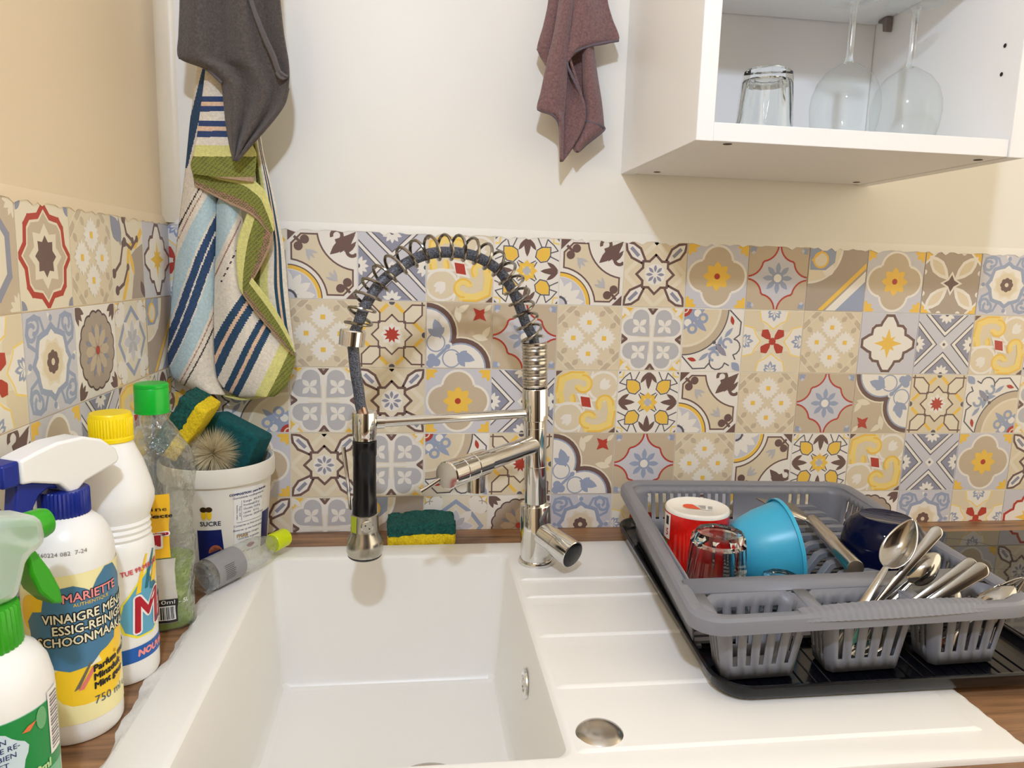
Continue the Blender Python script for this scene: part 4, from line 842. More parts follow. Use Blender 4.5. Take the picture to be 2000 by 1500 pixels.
# ---------------------------------------------------------------- cleaning bottles along the left wall
m_wp = mat('white_bottle_plastic', (240, 238, 234), rough=.3, sss=.1)
def facing(x, y): return math.atan2(-1.0972-y, .1866-x)
def heading(x, y): return Matrix.Rotation(math.atan2(y, x), 4, 'Z')
prints = {}
def ink(name, c, rough=.35): return mat('ink_' + name, c, rough=rough)
i_blk, i_nav, i_cream, i_blu, i_yel, i_red, i_pink, i_wht, i_grn = ink('black', (22,22,24)), ink('navy', (22,34,96)), ink('cream', (240,234,204)), ink('denim', (72,122,156)), ink('yellow', (250,206,40)), ink('red', (176,16,38)), ink('pink', (244,150,150)), ink('white', (244,242,238)), ink('green', (24,140,66))
def outlined(mb, s, fn, x, y, size, m, mo, bold=.0002, ob=.0011, lift=.0006, **k):
    for q in range(8): put_text(mb, s, fn, x + ob*math.cos(q*PI/4), y + ob*math.sin(q*PI/4), size, mo, bold, lift=lift + .00001*q, **k)
    put_text(mb, s, fn, x, y, size, m, bold, lift=lift+.0003, **k)
def ribbed(mb, r, z0, z1, n, m=None, taper=0.0):
    N = n*2; vs = []
    for z, dr in ((z0, 0), (z0+.001, .0006), (z1-.0015, .0006), (z1, -.0004)):
        for i in range(N): a = 2*PI*i/N; q = r + dr + (.0004 if i % 2 else -.0004) - taper*(z-z0)/(z1-z0); vs.append((q*math.cos(a), q*math.sin(a), z))
    mb.add(vs, [(j*N+i, j*N+(i+1)%N, (j+1)*N+(i+1)%N, (j+1)*N+i) for j in range(3) for i in range(N)] + [tuple(range(N-1,-1,-1)), tuple(3*N+i for i in range(N))], m)

# vinegar spray
vx, vy = -.1055, -.4665
v = thing('spray_bottle', 'vinegar cleaner spray bottle with blue collar, blue trigger and yellow label', 'spray bottle', (vx, vy, ZK))
mb = MB(); mb.lathe([(.030,.0002),(.0335,.0015),(.0352,.005),(.0355,.012),(.0355,.158),(.0348,.166),(.0322,.176),(.0275,.185),(.021,.191),(.0185,.1925),(.0170,.198)], 56); mb.build('body', m_wp, v)
lf = cyl(.0355, facing(vx, vy)); mb = MB()
put_poly(mb, [(-.062,.020),(.075,.020),(.075,.1515),(-.062,.1515)], lf, ink('pale_yellow', (246,236,176)), .0003)
put_poly(mb, blob(-.030,.120,.014,.016), lf, i_yel, .0005)
cloud = [(-.034,.104),(-.036,.112),(-.030,.121),(-.022,.122),(-.020,.133),(-.010,.141),(.002,.142),(.010,.138),(.015,.134),(.020,.143),(.028,.151),(.038,.150),(.046,.140),(.056,.130),(.062,.112),(.058,.096),(.046,.090),(.036,.094),(.034,.084),(.026,.080),(.020,.078),(.012,.070),(-.004,.068),(-.016,.072),(-.026,.082),(-.033,.092)]
put_poly(mb, cloud, lf, i_blu, .0006); put_poly(mb, blob(.036,.082,.013,.012), lf, i_yel, .0004); put_poly(mb, blob(.014,.057,.034,.022,24,.05), lf, i_yel, .0004)
put_poly(mb, [(.006,.078),(.012,.0835),(.0165,.079),(.020,.070),(.008,.068)], lf, i_cream, .0005)
outlined(mb, 'MARIETTE', lf, .016, .1285, .0105, i_pink, i_blk, .0002, .0006, .0008, sx=.95); put_text(mb, 'AUTHENTIQUE', lf, .0155, .1238, .0042, i_yel, .0001, lift=.0009)
for s, x, y in (('VINAIGRE MÉNAGER', -.0215, .1115), ('ESSIG-REINIGER', -.0150, .1015), ('SCHOONMAAKAZIJN', -.0265, .0915)): outlined(mb, s, lf, x, y, .0108, i_cream, i_blk, .0002, .0009, .0008, align='LEFT', sx=.88)
for k, s in enumerate(('Parfum menthe', 'Minzduft', 'Mint geur')): put_text(mb, s, lf, .0125, .0625-.0078*k, .0080, i_blk, .0004, 'LEFT', .12, .0009, .15)
put_poly(mb, [(-.002,.050),(.010,.072),(.0125,.0725),(.002,.052)], lf, ink('leaf_grey', (110,100,84)), .0007); put_poly(mb, [(.001,.050),(.0125,.068),(.0135,.064),(.005,.050)], lf, ink('blush', (226,120,110)), .0007)
put_text(mb, '750 ml e', lf, .012, .0335, .0100, ink('slate_text', (70,84,100)), .0001, 'LEFT', .0, .0009); mb.build('label', None, v)
fd = cyl(.0342, facing(vx, vy)); mb = MB(); put_text(mb, '160224 082  7-24', fd, -.004, .168, .0050, ink('grey_stamp', (120,112,106)), 0, lift=.0006); mb.build('date_stamp', None, v)
mb = MB(); ribbed(mb, .0183, .1935, .2150, 40); mb.build('collar', mat('royal_blue_plastic', (14, 36, 128), rough=.35), v)
Hm = heading(-.45, -.89)
vh = MB(); vh.prism([(-.047,.231),(-.044,.240),(-.030,.252),(-.012,.258),(.012,.258),(.030,.254),(.0440,.250),(.0435,.231),(.0340,.230),(.0120,.223),(.0020,.211),(-.0040,.213),(-.0120,.2195),(-.0180,.2210),(-.0440,.2275)], Hm, .024); vho = vh.build('sprayer_head', m_wp, v, bevel=.004, seg=3)
mb = MB(); mb.prism([(.0436,.2505),(.058,.2490),(.0585,.2305),(.0436,.2305)], Hm, .022); mb.build('nozzle', MATS['royal_blue_plastic'], vho, bevel=.002)
mb = MB(); mb.prism([(.0400,.2315),(.0130,.2245),(.0085,.2180),(.0180,.2205),(.0260,.2170),(.0330,.2060),(.0430,.1890),(.0520,.1790),(.0570,.1790),(.0520,.1920),(.0470,.2080),(.0440,.2310)], Hm, .013); mb.build('trigger', MATS['royal_blue_plastic'], vho, bevel=.0015)

# bleach
bx, by = -.0985, -.3835
b = thing('bleach_bottle', 'white bleach bottle with a yellow cap and red lettering', 'bottle', (bx, by, ZK))
mb = MB(); mb.lathe([(.027,.0002),(.0305,.0015),(.0320,.005),(.0322,.014),(.0322,.128),(.0318,.136),(.0300,.141),(.0290,.1425),(.0305,.1455),(.0290,.1485),(.0303,.1515),(.0288,.1545),(.0303,.1575),(.0290,.1605),(.0315,.168),(.0342,.176),(.0346,.184),(.0320,.196),(.0260,.216),(.0195,.2315),(.0175,.2365),(.0170,.242)], 56); mb.build('body', m_wp, b)
mb = MB(); mb.lathe([(.0182,.2360),(.0192,.2370),(.0192,.2400),(.0183,.2410),(.0183,.2615),(.0172,.2632),(0,.2632)], 48); ribbed(mb, .0179, .2412, .2600, 44); mb.build('cap', mat('yellow_cap_plastic', (244, 214, 0), rough=.35), b)
lf = cyl(.0322, facing(bx, by)); mb = MB()
def drop(cx, cy, w, h): return [(cx+w*.35,cy+h*.62),(cx-w*.1,cy+h*.36),(cx-w*.42,cy+.08*h),(cx-w*.5,cy-h*.14),(cx-w*.42,cy-h*.32),(cx-w*.18,cy-h*.42),(cx+w*.15,cy-h*.42),(cx+w*.4,cy-h*.3),(cx+w*.5,cy-h*.08),(cx+w*.45,cy+h*.15),(cx+w*.2,cy+h*.08),(cx+w*.05,cy+h*.2),(cx+w*.12,cy+h*.4)]
put_poly(mb, drop(.022,.078,.052,.074), lf, ink('lemon', (250,236,60)), .0003); put_poly(mb, drop(.0222,.078,.048,.069), lf, ink('aqua', (96,168,200)), .0005)
put_poly(mb, [(.013,.091),(.017,.108),(.025,.128),(.0275,.128),(.020,.106),(.018,.092)], lf, i_yel, .0006); put_poly(mb, [(.022,.094),(.026,.112),(.036,.130),(.038,.129),(.030,.110),(.026,.094)], lf, ink('teal_ink', (30,110,130)), .0006); put_poly(mb, [(.030,.098),(.034,.112),(.042,.122),(.044,.110),(.038,.098)], lf, i_yel, .0007)
outlined(mb, 'Ma', lf, .008, .0530, .050, i_red, i_wht, .0008, .0018, .0009, align='LEFT', shear=.18, sx=.82, rot=.10); put_text(mb, 'TUE 99,99% DES', lf, .001, .1115, .0066, ink('rose', (214,80,84)), .0002, 'LEFT', .10, .0008, sx=.9)
put_poly(mb, [(-.040,.0215),(.060,.0255),(.060,.0405),(-.040,.0365)], lf, ink('cobalt', (22,92,176)), .0004); put_text(mb, 'NOUVEAU', lf, .012, .0285, .0090, i_pink, .0006, 'LEFT', .03, .0007, .15)
put_text(mb, 'BLANCHEUR', lf, -.0130, .0530, .0034, i_blk, 0.0001, 'CENTER', .03, .0006); put_text(mb, 'PRÉCISION', lf, -.0130, .0490, .0040, i_blk, 0.0001, 'CENTER', .03, .0006); put_text(mb, 'EAU', lf, .034, .0560, .0066, i_nav, .0002, 'LEFT', .05, .0012); mb.build('label', None, b)

# crumpled clear bottle with green cap and a rest of green liquid
gx, gy = -.0945, -.2860
g = thing('clear_bottle', 'crumpled clear bottle with bright green cap and a little green liquid', 'bottle', (gx, gy, ZK))
rg = random.Random(11); ph = [rg.uniform(0, 6.28) for _ in range(8)]; ga = math.radians(14)
ZP_ = [(0,.030,.020),(.004,.034,.0235),(.03,.0345,.024),(.075,.0350,.025),(.13,.0365,.026),(.165,.0385,.027),(.19,.0390,.0275),(.205,.034,.0255),(.222,.0245,.0205),(.236,.0155,.0150),(.243,.0135,.0135),(.252,.0130,.0130)]
def gsurf(a, z, k=1.0, l=0.0):
    for i in range(len(ZP_)-1):
        if ZP_[i+1][0] >= z or i == len(ZP_)-2:
            t = max(0, min(1, (z-ZP_[i][0])/(ZP_[i+1][0]-ZP_[i][0]))); A, B_ = lerp(ZP_[i][1], ZP_[i+1][1], t), lerp(ZP_[i][2], ZP_[i+1][2], t); break
    e = 1 if z > .235 or z < .004 else 1 + .035*math.sin(3*a+ph[0]+z*60) + .03*math.sin(5*a+ph[1]-z*95) + .02*math.sin(9*a+ph[2]+z*140) + .022*math.sin(z*260+2*a)*min(1, max(0, .16-z)/.05)
    ca, sa = math.cos(a), math.sin(a); p = .8; x = (A*e*k+l)*math.copysign(abs(ca)**p, ca); y = (B_*e*k+l)*math.copysign(abs(sa)**p, sa)
    return (x*math.cos(ga)-y*math.sin(ga), x*math.sin(ga)+y*math.cos(ga), z)
mb = MB(); mb.grid(lambda u, v: gsurf(2*PI*u, v*.252), 72, 84); mb.add([gsurf(2*PI*i/40, .0005) for i in range(40)], [tuple(range(40))]); mb.build('body', thin_glass('clear_pet', (246, 248, 244), refl=.06, power=1.7, top=.8, rough=.05, bump=.6, bscale=80, body=.07), g)
mb = MB(); mb.grid(lambda u, v: gsurf(2*PI*u, .003+v*.078, .93), 48, 16); mb.add([gsurf(2*PI*i/40, .003, .93) for i in range(40)], [tuple(range(40))]); mb.add([gsurf(2*PI*i/40, .081, .93) for i in range(40)], [tuple(range(40))]); mb.build('liquid', thin_glass('green_detergent', (150, 182, 14), refl=.04, power=3, rough=.1, body=.6), g)
mb = MB(); mb.lathe([(.0166,.2455),(.0172,.2462),(.0172,.2705),(.0168,.2712),(.0172,.2718),(.0170,.2745),(.0155,.2758),(0,.2758)], 44); mb.lathe([(.0176,.2440),(.0176,.2465)], 44); mb.build('cap', mat('bright_green_plastic', (8, 176, 46), rough=.3), g)
def gl(x, y, l): return gsurf(math.radians(-90) - ga + x/.030, y, 1.0, .0006 + l)
mb = MB(); lab = lambda x0, x1, y0, y1, m, l: mb.grid(lambda u, v: gl(lerp(x0, x1, u), lerp(y0, y1, v), l), 14, 10, m)
lab(-.045, .016, .088, .160, ink('label_yellow', (246, 190, 40)), .0); lab(-.045, .020, .012, .0865, ink('label_grey', (206, 200, 188)), .0); lab(-.04, .020, .0125, .040, ink('label_charcoal', (44, 42, 42)), .0003)
lab(.002, .018, .016, .032, i_wht, .0006)
for k in range(13): x = .003 + .00112*k; lab(x, x + (.0007 if k % 3 else .0004), .017, .031, i_blk, .0009)
put_text(mb, '950ml - 5L', gl, .001, .0345, .0068, i_wht, .0001, 'LEFT', 0, .001); put_text(mb, 'élimine', gl, .004, .142, .0068, i_blk, .0001, 'CENTER', 0, .0008); put_text(mb, 'désinfecte', gl, .004, .134, .0068, i_blk, .0002, 'CENTER', 0, .0008)
outlined(mb, 'DT', gl, -.001, .100, .024, i_red, i_wht, .0004, .0013, .0008); mb.build('label', None, g)

# front spray bottle, green and white
sx_, sy_ = -.1005, -.6020
s_ = thing('spray_bottle', 'white spray bottle with green collar and frosted trigger head, nearest the front', 'spray bottle', (sx_, sy_, ZK))
mb = MB(); mb.lathe([(.034,.0002),(.038,.0015),(.0398,.006),(.040,.014),(.040,.108),(.0394,.118),(.0368,.130),(.0315,.1395),(.0245,.1455),(.0215,.148),(.0205,.152)], 56); mb.build('body', m_wp, s_)
lf = cyl(.040, facing(sx_, sy_)); mb = MB()
lf0 = lf; lf = lambda x, y, l: lf0(x, y+.034, l)
put_poly(mb, [(-.060,-.030),(.053,-.030),(.053,.006),(-.060,.006)], lf, ink('mint_strip', (120,190,150)), .0003)
put_poly(mb, [(-.060,.004),(.053,.004),(.053,.0745),(-.060,.0745)], lf, ink('mint_strip', (120,190,150)), .0003); put_poly(mb, [(-.060,.030),(.053,.024),(.053,.0740),(-.060,.0740)], lf, i_grn, .0005); put_poly(mb, [(-.060,.004),(.053,.004),(.053,.010),(.02,.016),(-.060,.022)], lf, ink('deep_green', (20,110,70)), .0006)
put_poly(mb, [(.0375,.0340),(.0505,.0340),(.0505,.0800),(.0375,.0800)], lf, i_wht, .0008)
for k in range(17): y = .0370 + .0024*k; put_poly(mb, [(.0395,y),(.0490,y),(.0490,y+(.0014 if k % 3 else .0008)),(.0395,y+(.0014 if k % 3 else .0008))], lf, ink('bar_grey', (120,104,112)), .0011, .02)
put_poly(mb, blob(-.002,.048,.022,.020,28,.07,6), lf, ink('pale_cloud', (206,226,234)), .0008)
for k, s in enumerate(('FLACON', 'PLASTIQUE RE-', 'CYCLÉ : BIEN', 'VIDER ET', 'REFERMER', 'APRÈS USAGE')): put_text(mb, s, lf, -.002, .0605-.0056*k, .0052, i_nav, .0001, 'CENTER', 0, .0011)
put_text(mb, '500ml', lf, .026, .0270, .0085, ink('pale_green', (190,226,160)), .0004, 'CENTER', .0, .0010); put_poly(mb, [(.017,.063),(.021,.066),(.027,.067),(.022,.062)], lf, ink('beak', (226,120,70)), .0010); put_poly(mb, blob(.031,.066,.0042,.008,14), lf, ink('tree_pale', (110,176,120)), .0009); mb.build('label', None, s_)
m_gp = mat('grass_green_plastic', (52, 160, 24), rough=.32)
mb = MB(); ribbed(mb, .0232, .1465, .1755, 38, None, .0015); mb.build('collar', m_gp, s_)
m_fr = mat('frosted_plastic', (214, 232, 214), rough=.42, trans=.55, ior=1.25)
Hg = heading(.5, .86); hd2 = MB(); hd2.prism([(-.036,.182),(-.040,.205),(-.034,.226),(-.015,.236),(.012,.236),(.038,.229),(.040,.208),(.026,.202),(.021,.186),(.018,.176),(-.018,.176)], Hg, .034); hdo = hd2.build('sprayer_head', m_fr, s_, bevel=.007, seg=3)
mb = MB(); mb.lathe([(.0095,.036),(.0108,.037),(.0108,.046),(.0095,.050),(0,.0505)], 28, None, (0,0,0), (1,0,0)); 
o = mb.build('nozzle', m_gp, hdo); o.location = (0, 0, .2185); o.rotation_euler = (0, 0, math.atan2(.86, .5))
mb = MB(); mb.prism([(.034,.205),(.028,.203),(.030,.188),(.035,.172),(.044,.160),(.052,.157),(.050,.170),(.044,.186)], Hg, .020); mb.build('trigger', m_gp, hdo, bevel=.002)

# white tub holding sponges and a brush
tx, ty = -.0825, -.0860
tb = thing('plastic_tub', 'white plastic tub with printed nutrition label holding sponges and a brush', 'tub', (tx, ty, ZK+.0007))
def tr(z): return lerp(.0610, .0715, z/.14)
mb = MB(); mb.lathe([(.058,.0),(.0605,.001)] + [(tr(z), z) for z in (.004,.04,.08,.12)], 64, None, (0,0,0), None, False); mb.lathe([(.058,.0),(0,0)], 64, None, (0,0,0), None, False); mb.lathe([(tr(.14)-.0018,.14),(.0592,.003),(0,.003)], 64, None, (0,0,0), None, False); mb.lathe([(tr(.14)-.0018,.14),(tr(.14),.1405)], 64, cap=False); mb.lathe([(tr(.12),.12),(tr(.14),.14)], 64, cap=False); m_tub = mat('ivory_tub_plastic', (238, 232, 220), rough=.32, sss=.1); mb.build('wall', m_tub, tb)
mb = MB(); mb.lathe([(tr(.12)+.0002,.1185),(.0740,.1180),(.0750,.1215),(.0752,.1370),(.0742,.1412),(.0722,.1420),(.0705,.1405)], 64, None, (0,0,0), None, False); mb.build('rim', m_tub, tb)
ft = facing(tx, ty)
def tl(x, y, l): r = tr(y)+l; a = ft + x/.066; return (r*math.cos(a), r*math.sin(a), y)
mb = MB(); put_poly(mb, [(.018,.006),(.062,.006),(.062,.112),(.018,.112)], tl, i_wht, .0003)
put_text(mb, 'COMPOSITION : pure fruit mix', tl, .040, .1040, .0042, i_nav, .0002, lift=.0006); put_text(mb, 'Gemiddelde voedingswaarde', tl, .040, .0990, .0040, i_nav, .0001, lift=.0006)
for k, (s, q) in enumerate((('Énergie', '402,30 kJ'), ('Protéines', '0,25 g'), ('Glucides', '10,00 g'), ('Lipides', '0,10 g'), ('Calories', '100,00 kcal'))): put_text(mb, s, tl, .030, .0925-.0052*k, .0040, i_nav, .0001, 'LEFT', lift=.0006); put_text(mb, q, tl, .0450, .0925-.0052*k, .0040, i_nav, .0001, 'LEFT', lift=.0006)
put_poly(mb, [(.0275,.068),(.0279,.068),(.0279,.096),(.0275,.096)], tl, i_nav, .0006, .02); put_text(mb, 'valeur moyenne', tl, .0225, .0700, .0032, i_nav, .0001, 'LEFT', PI/2, .0006); put_text(mb, 'pour 100 g', tl, .0262, .0740, .0032, i_nav, .0001, 'LEFT', PI/2, .0006)
put_poly(mb, [(.021,.0655),(.060,.0655),(.060,.0659),(.021,.0659)], tl, i_nav, .0006)
for k, s in enumerate(('Conserver au frais et au sec', 'Bewaren op een koele plaats', 'Ingrédients d\'origine', 'contrôlée et garantie')): put_text(mb, s, tl, .040, .0600-.0062*k, .0040, i_nav, .0001, lift=.0006)
put_text(mb, 'Fruité', tl, .029, .0445, .0068, ink('ochre', (180,140,60)), .0002, lift=.0008); put_poly(mb, blob(.042,.0305,.0058,.0034), tl, i_red, .0005); put_poly(mb, [(.0355,.0297),(.0485,.0297),(.0485,.0315),(.0355,.0315)], tl, i_nav, .0007); put_text(mb, 'Info : voir couvercle', tl, .042, .0225, .0036, i_nav, .0001, lift=.0006)
put_text(mb, 'SUCRE', tl, -.0110, .0660, .0086, ink('ink_grey', (60,60,74)), .0002, lift=.0006); put_poly(mb, [(-.028,.014),(.0060,.014),(.0020,.060),(-.028,.060)], tl, i_nav, .0004)
for c, r in ((-.012,.0052), (-.0185,.0052)): put_poly(mb, blob(c,.081,r*.6,r*1.3), tl, i_yel, .0006); put_poly(mb, blob(c,.0885,r*.8,r*.7), tl, ink('bee_brown', (60,40,20)), .0007)
put_poly(mb, [(-.0030+.009*math.cos(a)-.003, .028+.011*math.sin(a)) for a in [PI*i/12 for i in range(13)]] + [(-.0030+.0075*math.cos(a)-.003, .028+.0095*math.sin(a)) for a in [PI-PI*i/12 for i in range(13)]], tl, ink('copper', (176,100,70)), .0007)
put_poly(mb, [(.063,.02),(.085,.02),(.085,.07),(.063,.07)], tl, i_nav, .0004); mb.build('label', None, tb)
sp2 = thing('scouring_sponge', 'yellow and green scouring sponge stuck upright in the white tub', 'sponge', (-.0985, -.108, 1.081))
sponge(sp2, .085, .055, .019, .020, 4); sp2.rotation_euler = Matrix((Vector((.52,.06,.85)).normalized(), Vector((.30,.92,-.25)).normalized(), Vector((-.72,.30,.45)).normalized())).transposed().to_quaternion().to_euler(); sp2.rotation_euler = (math.radians(8), math.radians(-56), math.radians(-12))
tk = thing('foam_block', 'big teal foam block sponge sticking out of the white tub', 'sponge', (-.0740, -.068, 1.035))
mb = MB(); mb.box((-.040,-.023,-.075), (.040,.023,.055)); o = mb.build('foam_body', m_teal, tk, bevel=.006, seg=3); tk.rotation_euler = (math.radians(-8), math.radians(22), math.radians(-20))
br = thing('bottle_brush', 'round brush with pale bristles standing in the white tub', 'brush', (-.0850, -.1180, .905))
mb = MB(); mb.tube([(.0,.01,.003),(.004,.004,.08),(.006,0,.135)], .0035, 10); mb.build('handle', mat('white_brush_handle', (230, 228, 222), rough=.4), br)
mb = MB(); rb = random.Random(5)
for k in range(1500):
    z_ = rb.uniform(-1, 1); a = rb.uniform(0, 2*PI); q = math.sqrt(1-z_*z_); d = Vector((q*math.cos(a), q*math.sin(a), z_)); L_ = rb.uniform(.026, .032); c = Vector((.006,0,.150)) + d*.006
    e = c + d*L_ + Vector((rb.uniform(-1,1), rb.uniform(-1,1), rb.uniform(-1,1)))*.003; s1 = d.orthogonal().normalized()*.00032; s2 = d.cross(s1).normalized()*.00032
    mb.add([c+s1, c-s1*.5+s2, c-s1*.5-s2, e], [(0,1,3),(1,2,3),(2,0,3)])
o = mb.build('bristles', mat('cream_bristle', (226, 212, 176), rough=.6), br); o['kind'] = 'stuff'

# clear bottle lying across the corner of the sink
ly = thing('clear_bottle', 'empty clear bottle with neon yellow cap lying on its side by the tub', 'bottle', (-.0325, -.1615, .9275))
ad = Vector((.535, .840, .035)).normalized()
m_pet = thin_glass('clear_pet_bright', (250, 251, 249), refl=.07, power=1.8, top=.8, rough=.05, bump=.4, bscale=110, body=.06)
mb = MB(); mb.lathe([(0,-.072),(.016,-.072),(.0195,-.069),(.0203,-.06),(.0203,-.02),(.0196,-.012),(.0203,-.004),(.0203,.012),(.0185,.026),(.0140,.040),(.0112,.046),(.0108,.058)], 40, None, (0,0,0), ad, False); mb.build('body', m_pet, ly)
mb = MB(); mb.lathe([(.0120,.050),(.0128,.051),(.0126,.073),(.0118,.0752),(0,.0755)], 36, None, (0,0,0), ad); mb.build('cap', mat('neon_yellow_plastic', (216, 232, 10), rough=.35), ly)
mb = MB(); mb.lathe([(.0206,-.060),(.0206,-.016)], 40, ink('smoky_label', (150,148,150)), (0,0,0), ad, False)
qx = Vector((0,0,1)).rotation_difference(ad)
def ll(x, y, l): a = -PI*.42 + x/.0206; r = .0206+l; return qx @ Vector((r*math.cos(a), r*math.sin(a), y))
for k in range(9): mb.add([ll(.004+.0022*k,-.05,.0003), ll(.0047+.0022*k,-.05,.0003), ll(.0047+.0022*k,-.034-.001*(k%3),.0003), ll(.004+.0022*k,-.034-.001*(k%3),.0003)], [(0,1,2,3)], ink('label_lines', (76,76,84)))
mb.build('label', None, ly)
# ---------------------------------------------------------------- cloths hanging on the back wall
RQ = cam.rotation_euler.to_matrix(); FPX = 1420.84
def sheet(a, b, Y):
    """point of the hanging cloth: outline coordinates (a, b) carried to the vertical plane y = Y the cloth hangs in"""
    d = RQ @ Vector(((a-1000)/FPX, -(b-750)/FPX, -1)); t = (Y - cam.location.y)/d.y; return cam.location + d*t
def rows_at(rows, v):
    """rows: (b_left, a_left, b_right, a_right)"""
    n = len(rows)-1; i = min(n-1, int(v*n)); t = v*n - i
    r0, r1, r2, r3 = rows[max(0, i-1)], rows[i], rows[i+1], rows[min(n, i+2)]; out = []
    for k in range(4):
        p0, p1, p2, p3 = r0[k], r1[k], r2[k], r3[k]
        if i == 0: p0 = 2*p1-p2
        if i+2 > n: p3 = 2*p2-p1
        m1, m2 = (p2-p0)/2*.7, (p3-p1)/2*.7; t2, t3 = t*t, t**3; out.append((2*t3-3*t2+1)*p1 + (t3-2*t2+t)*m1 + (-2*t3+3*t2)*p2 + (t3-t2)*m2)
    return out
def cloth(name, rows, depth, parent, m=None, col=None, nu=40, nv=60, org=(0,0,0), solid=.0018):
    rows = [(r[1], r[0], r[3], r[2]) if len(r) == 4 else (r[0], r[1], r[0], r[2]) for r in rows]
    # each row -> (b_left, a_left, b_right, a_right)
    def fn(u, v):
        bl, al, brr, ar = rows_at(rows, v); a, b = lerp(al, ar, u), lerp(bl, brr, u); return sheet(a, b, depth(u, v)) - Vector(org)
    def cf(u, v):
        bl, al, brr, ar = rows_at(rows, v); return col(lerp(al, ar, u), lerp(bl, brr, u), u, v)
    mb = MB(); mb.grid(fn, nu, nv, m, True, cf if col else None); return mb.build(name, m if not col else None, parent, solid=solid, sharp=180)
def hem(name, pts, Y, parent, m, org, r=.0022):
    mb = MB(); P = smoothpath([tuple(sheet(p[0], p[1], p[2] if len(p) > 2 else Y) - Vector(org)) for p in pts], 6); mb.tube(P, r, 7); return mb.build(name, m, parent)
fab = dict(bump=.6, bscale=700, rough=.95)
m_grey = mat('charcoal_microfibre', (84, 76, 72), sheen=.2, vary=.14, vscale=350, **fab); m_greyhem = mat('grey_hem', (104, 98, 98), **fab)
m_brn = mat('mauve_microfibre', (124, 92, 90), sheen=.3, vary=.14, vscale=350, **fab); m_brnhem = mat('mauve_hem', (112, 100, 108), **fab)
K = {k: mat('towel_' + k, c, vary=.05, vscale=300, **fab) for k, c in dict(cream=(232,222,204), lblue=(186,208,212), navy=(56,74,116), teal=(40,76,96), dark=(70,60,58), rust=(170,126,110), peach=(232,196,164), yel=(222,216,136), olive=(134,140,62), dolive=(110,104,60), edge=(178,148,120)).items()}
# striped kitchen towel
ko = sheet(455, 775, -.035); kt = thing('kitchen_towel', 'striped cream, blue and olive kitchen towel hanging in the corner', 'towel', ko)
def ca(a, b, u, v):
    s = b + 2.24*a + 14*math.sin(b/60)
    if b < 330 and abs((a - (398 - (b-165)*.245))) < 9: return K['teal'] if (int(b/5)+int(a/5)) % 2 else K['navy']
    for lo, hi, c in ((1236,1243,'dark'), (1260,1265,'rust'), (1290,1362,'lblue'), (1372,1405,'navy'), (1413,1450,'navy'), (1456,1520,'lblue'), (1532,1537,'rust'), (1556,1563,'dark')):
        if lo <= s <= hi: return K['teal'] if c == 'navy' and (int(b/4)+int(a/5)) % 3 == 0 else K[c]
    return K['cream']
cloth('left_fold', [(388,120,432,120),(380,180,434,180),(372,240,432,240),(362,340,428,340),(350,440,425,440),(338,560,421,560),(331,650,419,650),(329,700,420,705),(340,738,428,748),(388,768,440,772)], lambda u, v: -.034 - .018*math.sin(PI*u)**.8, kt, None, ca, 56, 220, ko)
def cb(a, b, u, v):
    s = b + 1.74*a + 8*math.sin(b/45)
    if b < 560 and a < 470:
        q = b + 2.2*a
        if q < 1330: return K['navy'] if a < 436 and b < 460 else K['lblue']
        if q < 1440: return K['lblue']
        if 1462 < q < 1468: return K['rust']
        if 1500 < q < 1507 and int(b/6) % 2: return K['dark']
    if s < 1398: return K['cream']
    for lo, hi, c in ((1398,1428,'t'), (1428,1443,'peach'), (1443,1474,'t'), (1474,1512,'cream'), (1512,1536,'t'), (1536,1550,'peach'), (1550,1576,'t'), (1576,1630,'cream'), (1630,1672,'yel'), (1672,1725,'olive'), (1725,1738,'dolive'), (1738,1900,'edge')):
        if lo <= s < hi: return (K['teal'] if (int(b/4)+int(a/4)) % 3 else K['navy']) if c == 't' else (K['dolive'] if c == 'olive' and (int(b/3)+int(a/3)) % 3 == 0 else K[c])
    return K['cream']
cloth('middle_fold', [(424,372,462,372),(423,450,474,440),(421,520,474,515),(419,600,482,575),(419,680,530,635),(424,735,566,682),(440,760,576,702),(468,774,560,752),(500,776,535,774)], lambda u, v: -.040 - .014*math.sin(PI*u), kt, None, cb, 80, 200, ko)
def cd(a, b, u, v):
    for hi, c in ((.30,'olive'), (.50,'yel'), (.66,'cream'), (.75,'teal'), (.81,'peach'), (.89,'teal')):
        if u < hi: return K['dolive'] if c == 'olive' and (int(b/3)+int(a/3)) % 3 == 0 else K[c]
    return K['cream']
cloth('right_fold', [(485,240,505,240),(496,300,514,300),(503,380,532,372),(500,470,553,475),(484,550,562,565),(500,610,570,645),(556,688,576,688)], lambda u, v: -.030 - .006*math.sin(PI*u), kt, None, cd, 50, 150, ko)
def ce(a, b, u, v):
    for lo, hi, c in ((188,199,'navy'), (199,207,'peach'), (207,218,'navy'), (236,247,'navy'), (247,256,'peach'), (256,268,'navy'), (284,306,'yel'), (306,346,'olive')):
        if lo <= b < hi: return K['dolive'] if c == 'olive' and (int(b/3)+int(a/3)) % 3 == 0 else K[c]
    return K['cream'] if b < 330 else K['edge']
cloth('front_flap', [(405,110,446,110),(398,170,452,170),(392,215,456,215),(386,260,480,262),(380,295,500,298),(373,322,499,335),(377,340,495,356)], lambda u, v: -.058 - .006*math.sin(PI*u) - .006*v, kt, None, ce, 60, 200, ko)
def cz(flip): 
    def f(a, b, u, v):
        q = u if not flip else 1-u
        if q > .93: return K['edge']
        if q > .74: return K['dolive'] if (int(b/3)+int(a/3)) % 2 else K['rust']
        if q > .30: return K['dolive'] if (int(b/3)+int(a/3)) % 3 == 0 else K['olive']
        return K['yel']
    return f
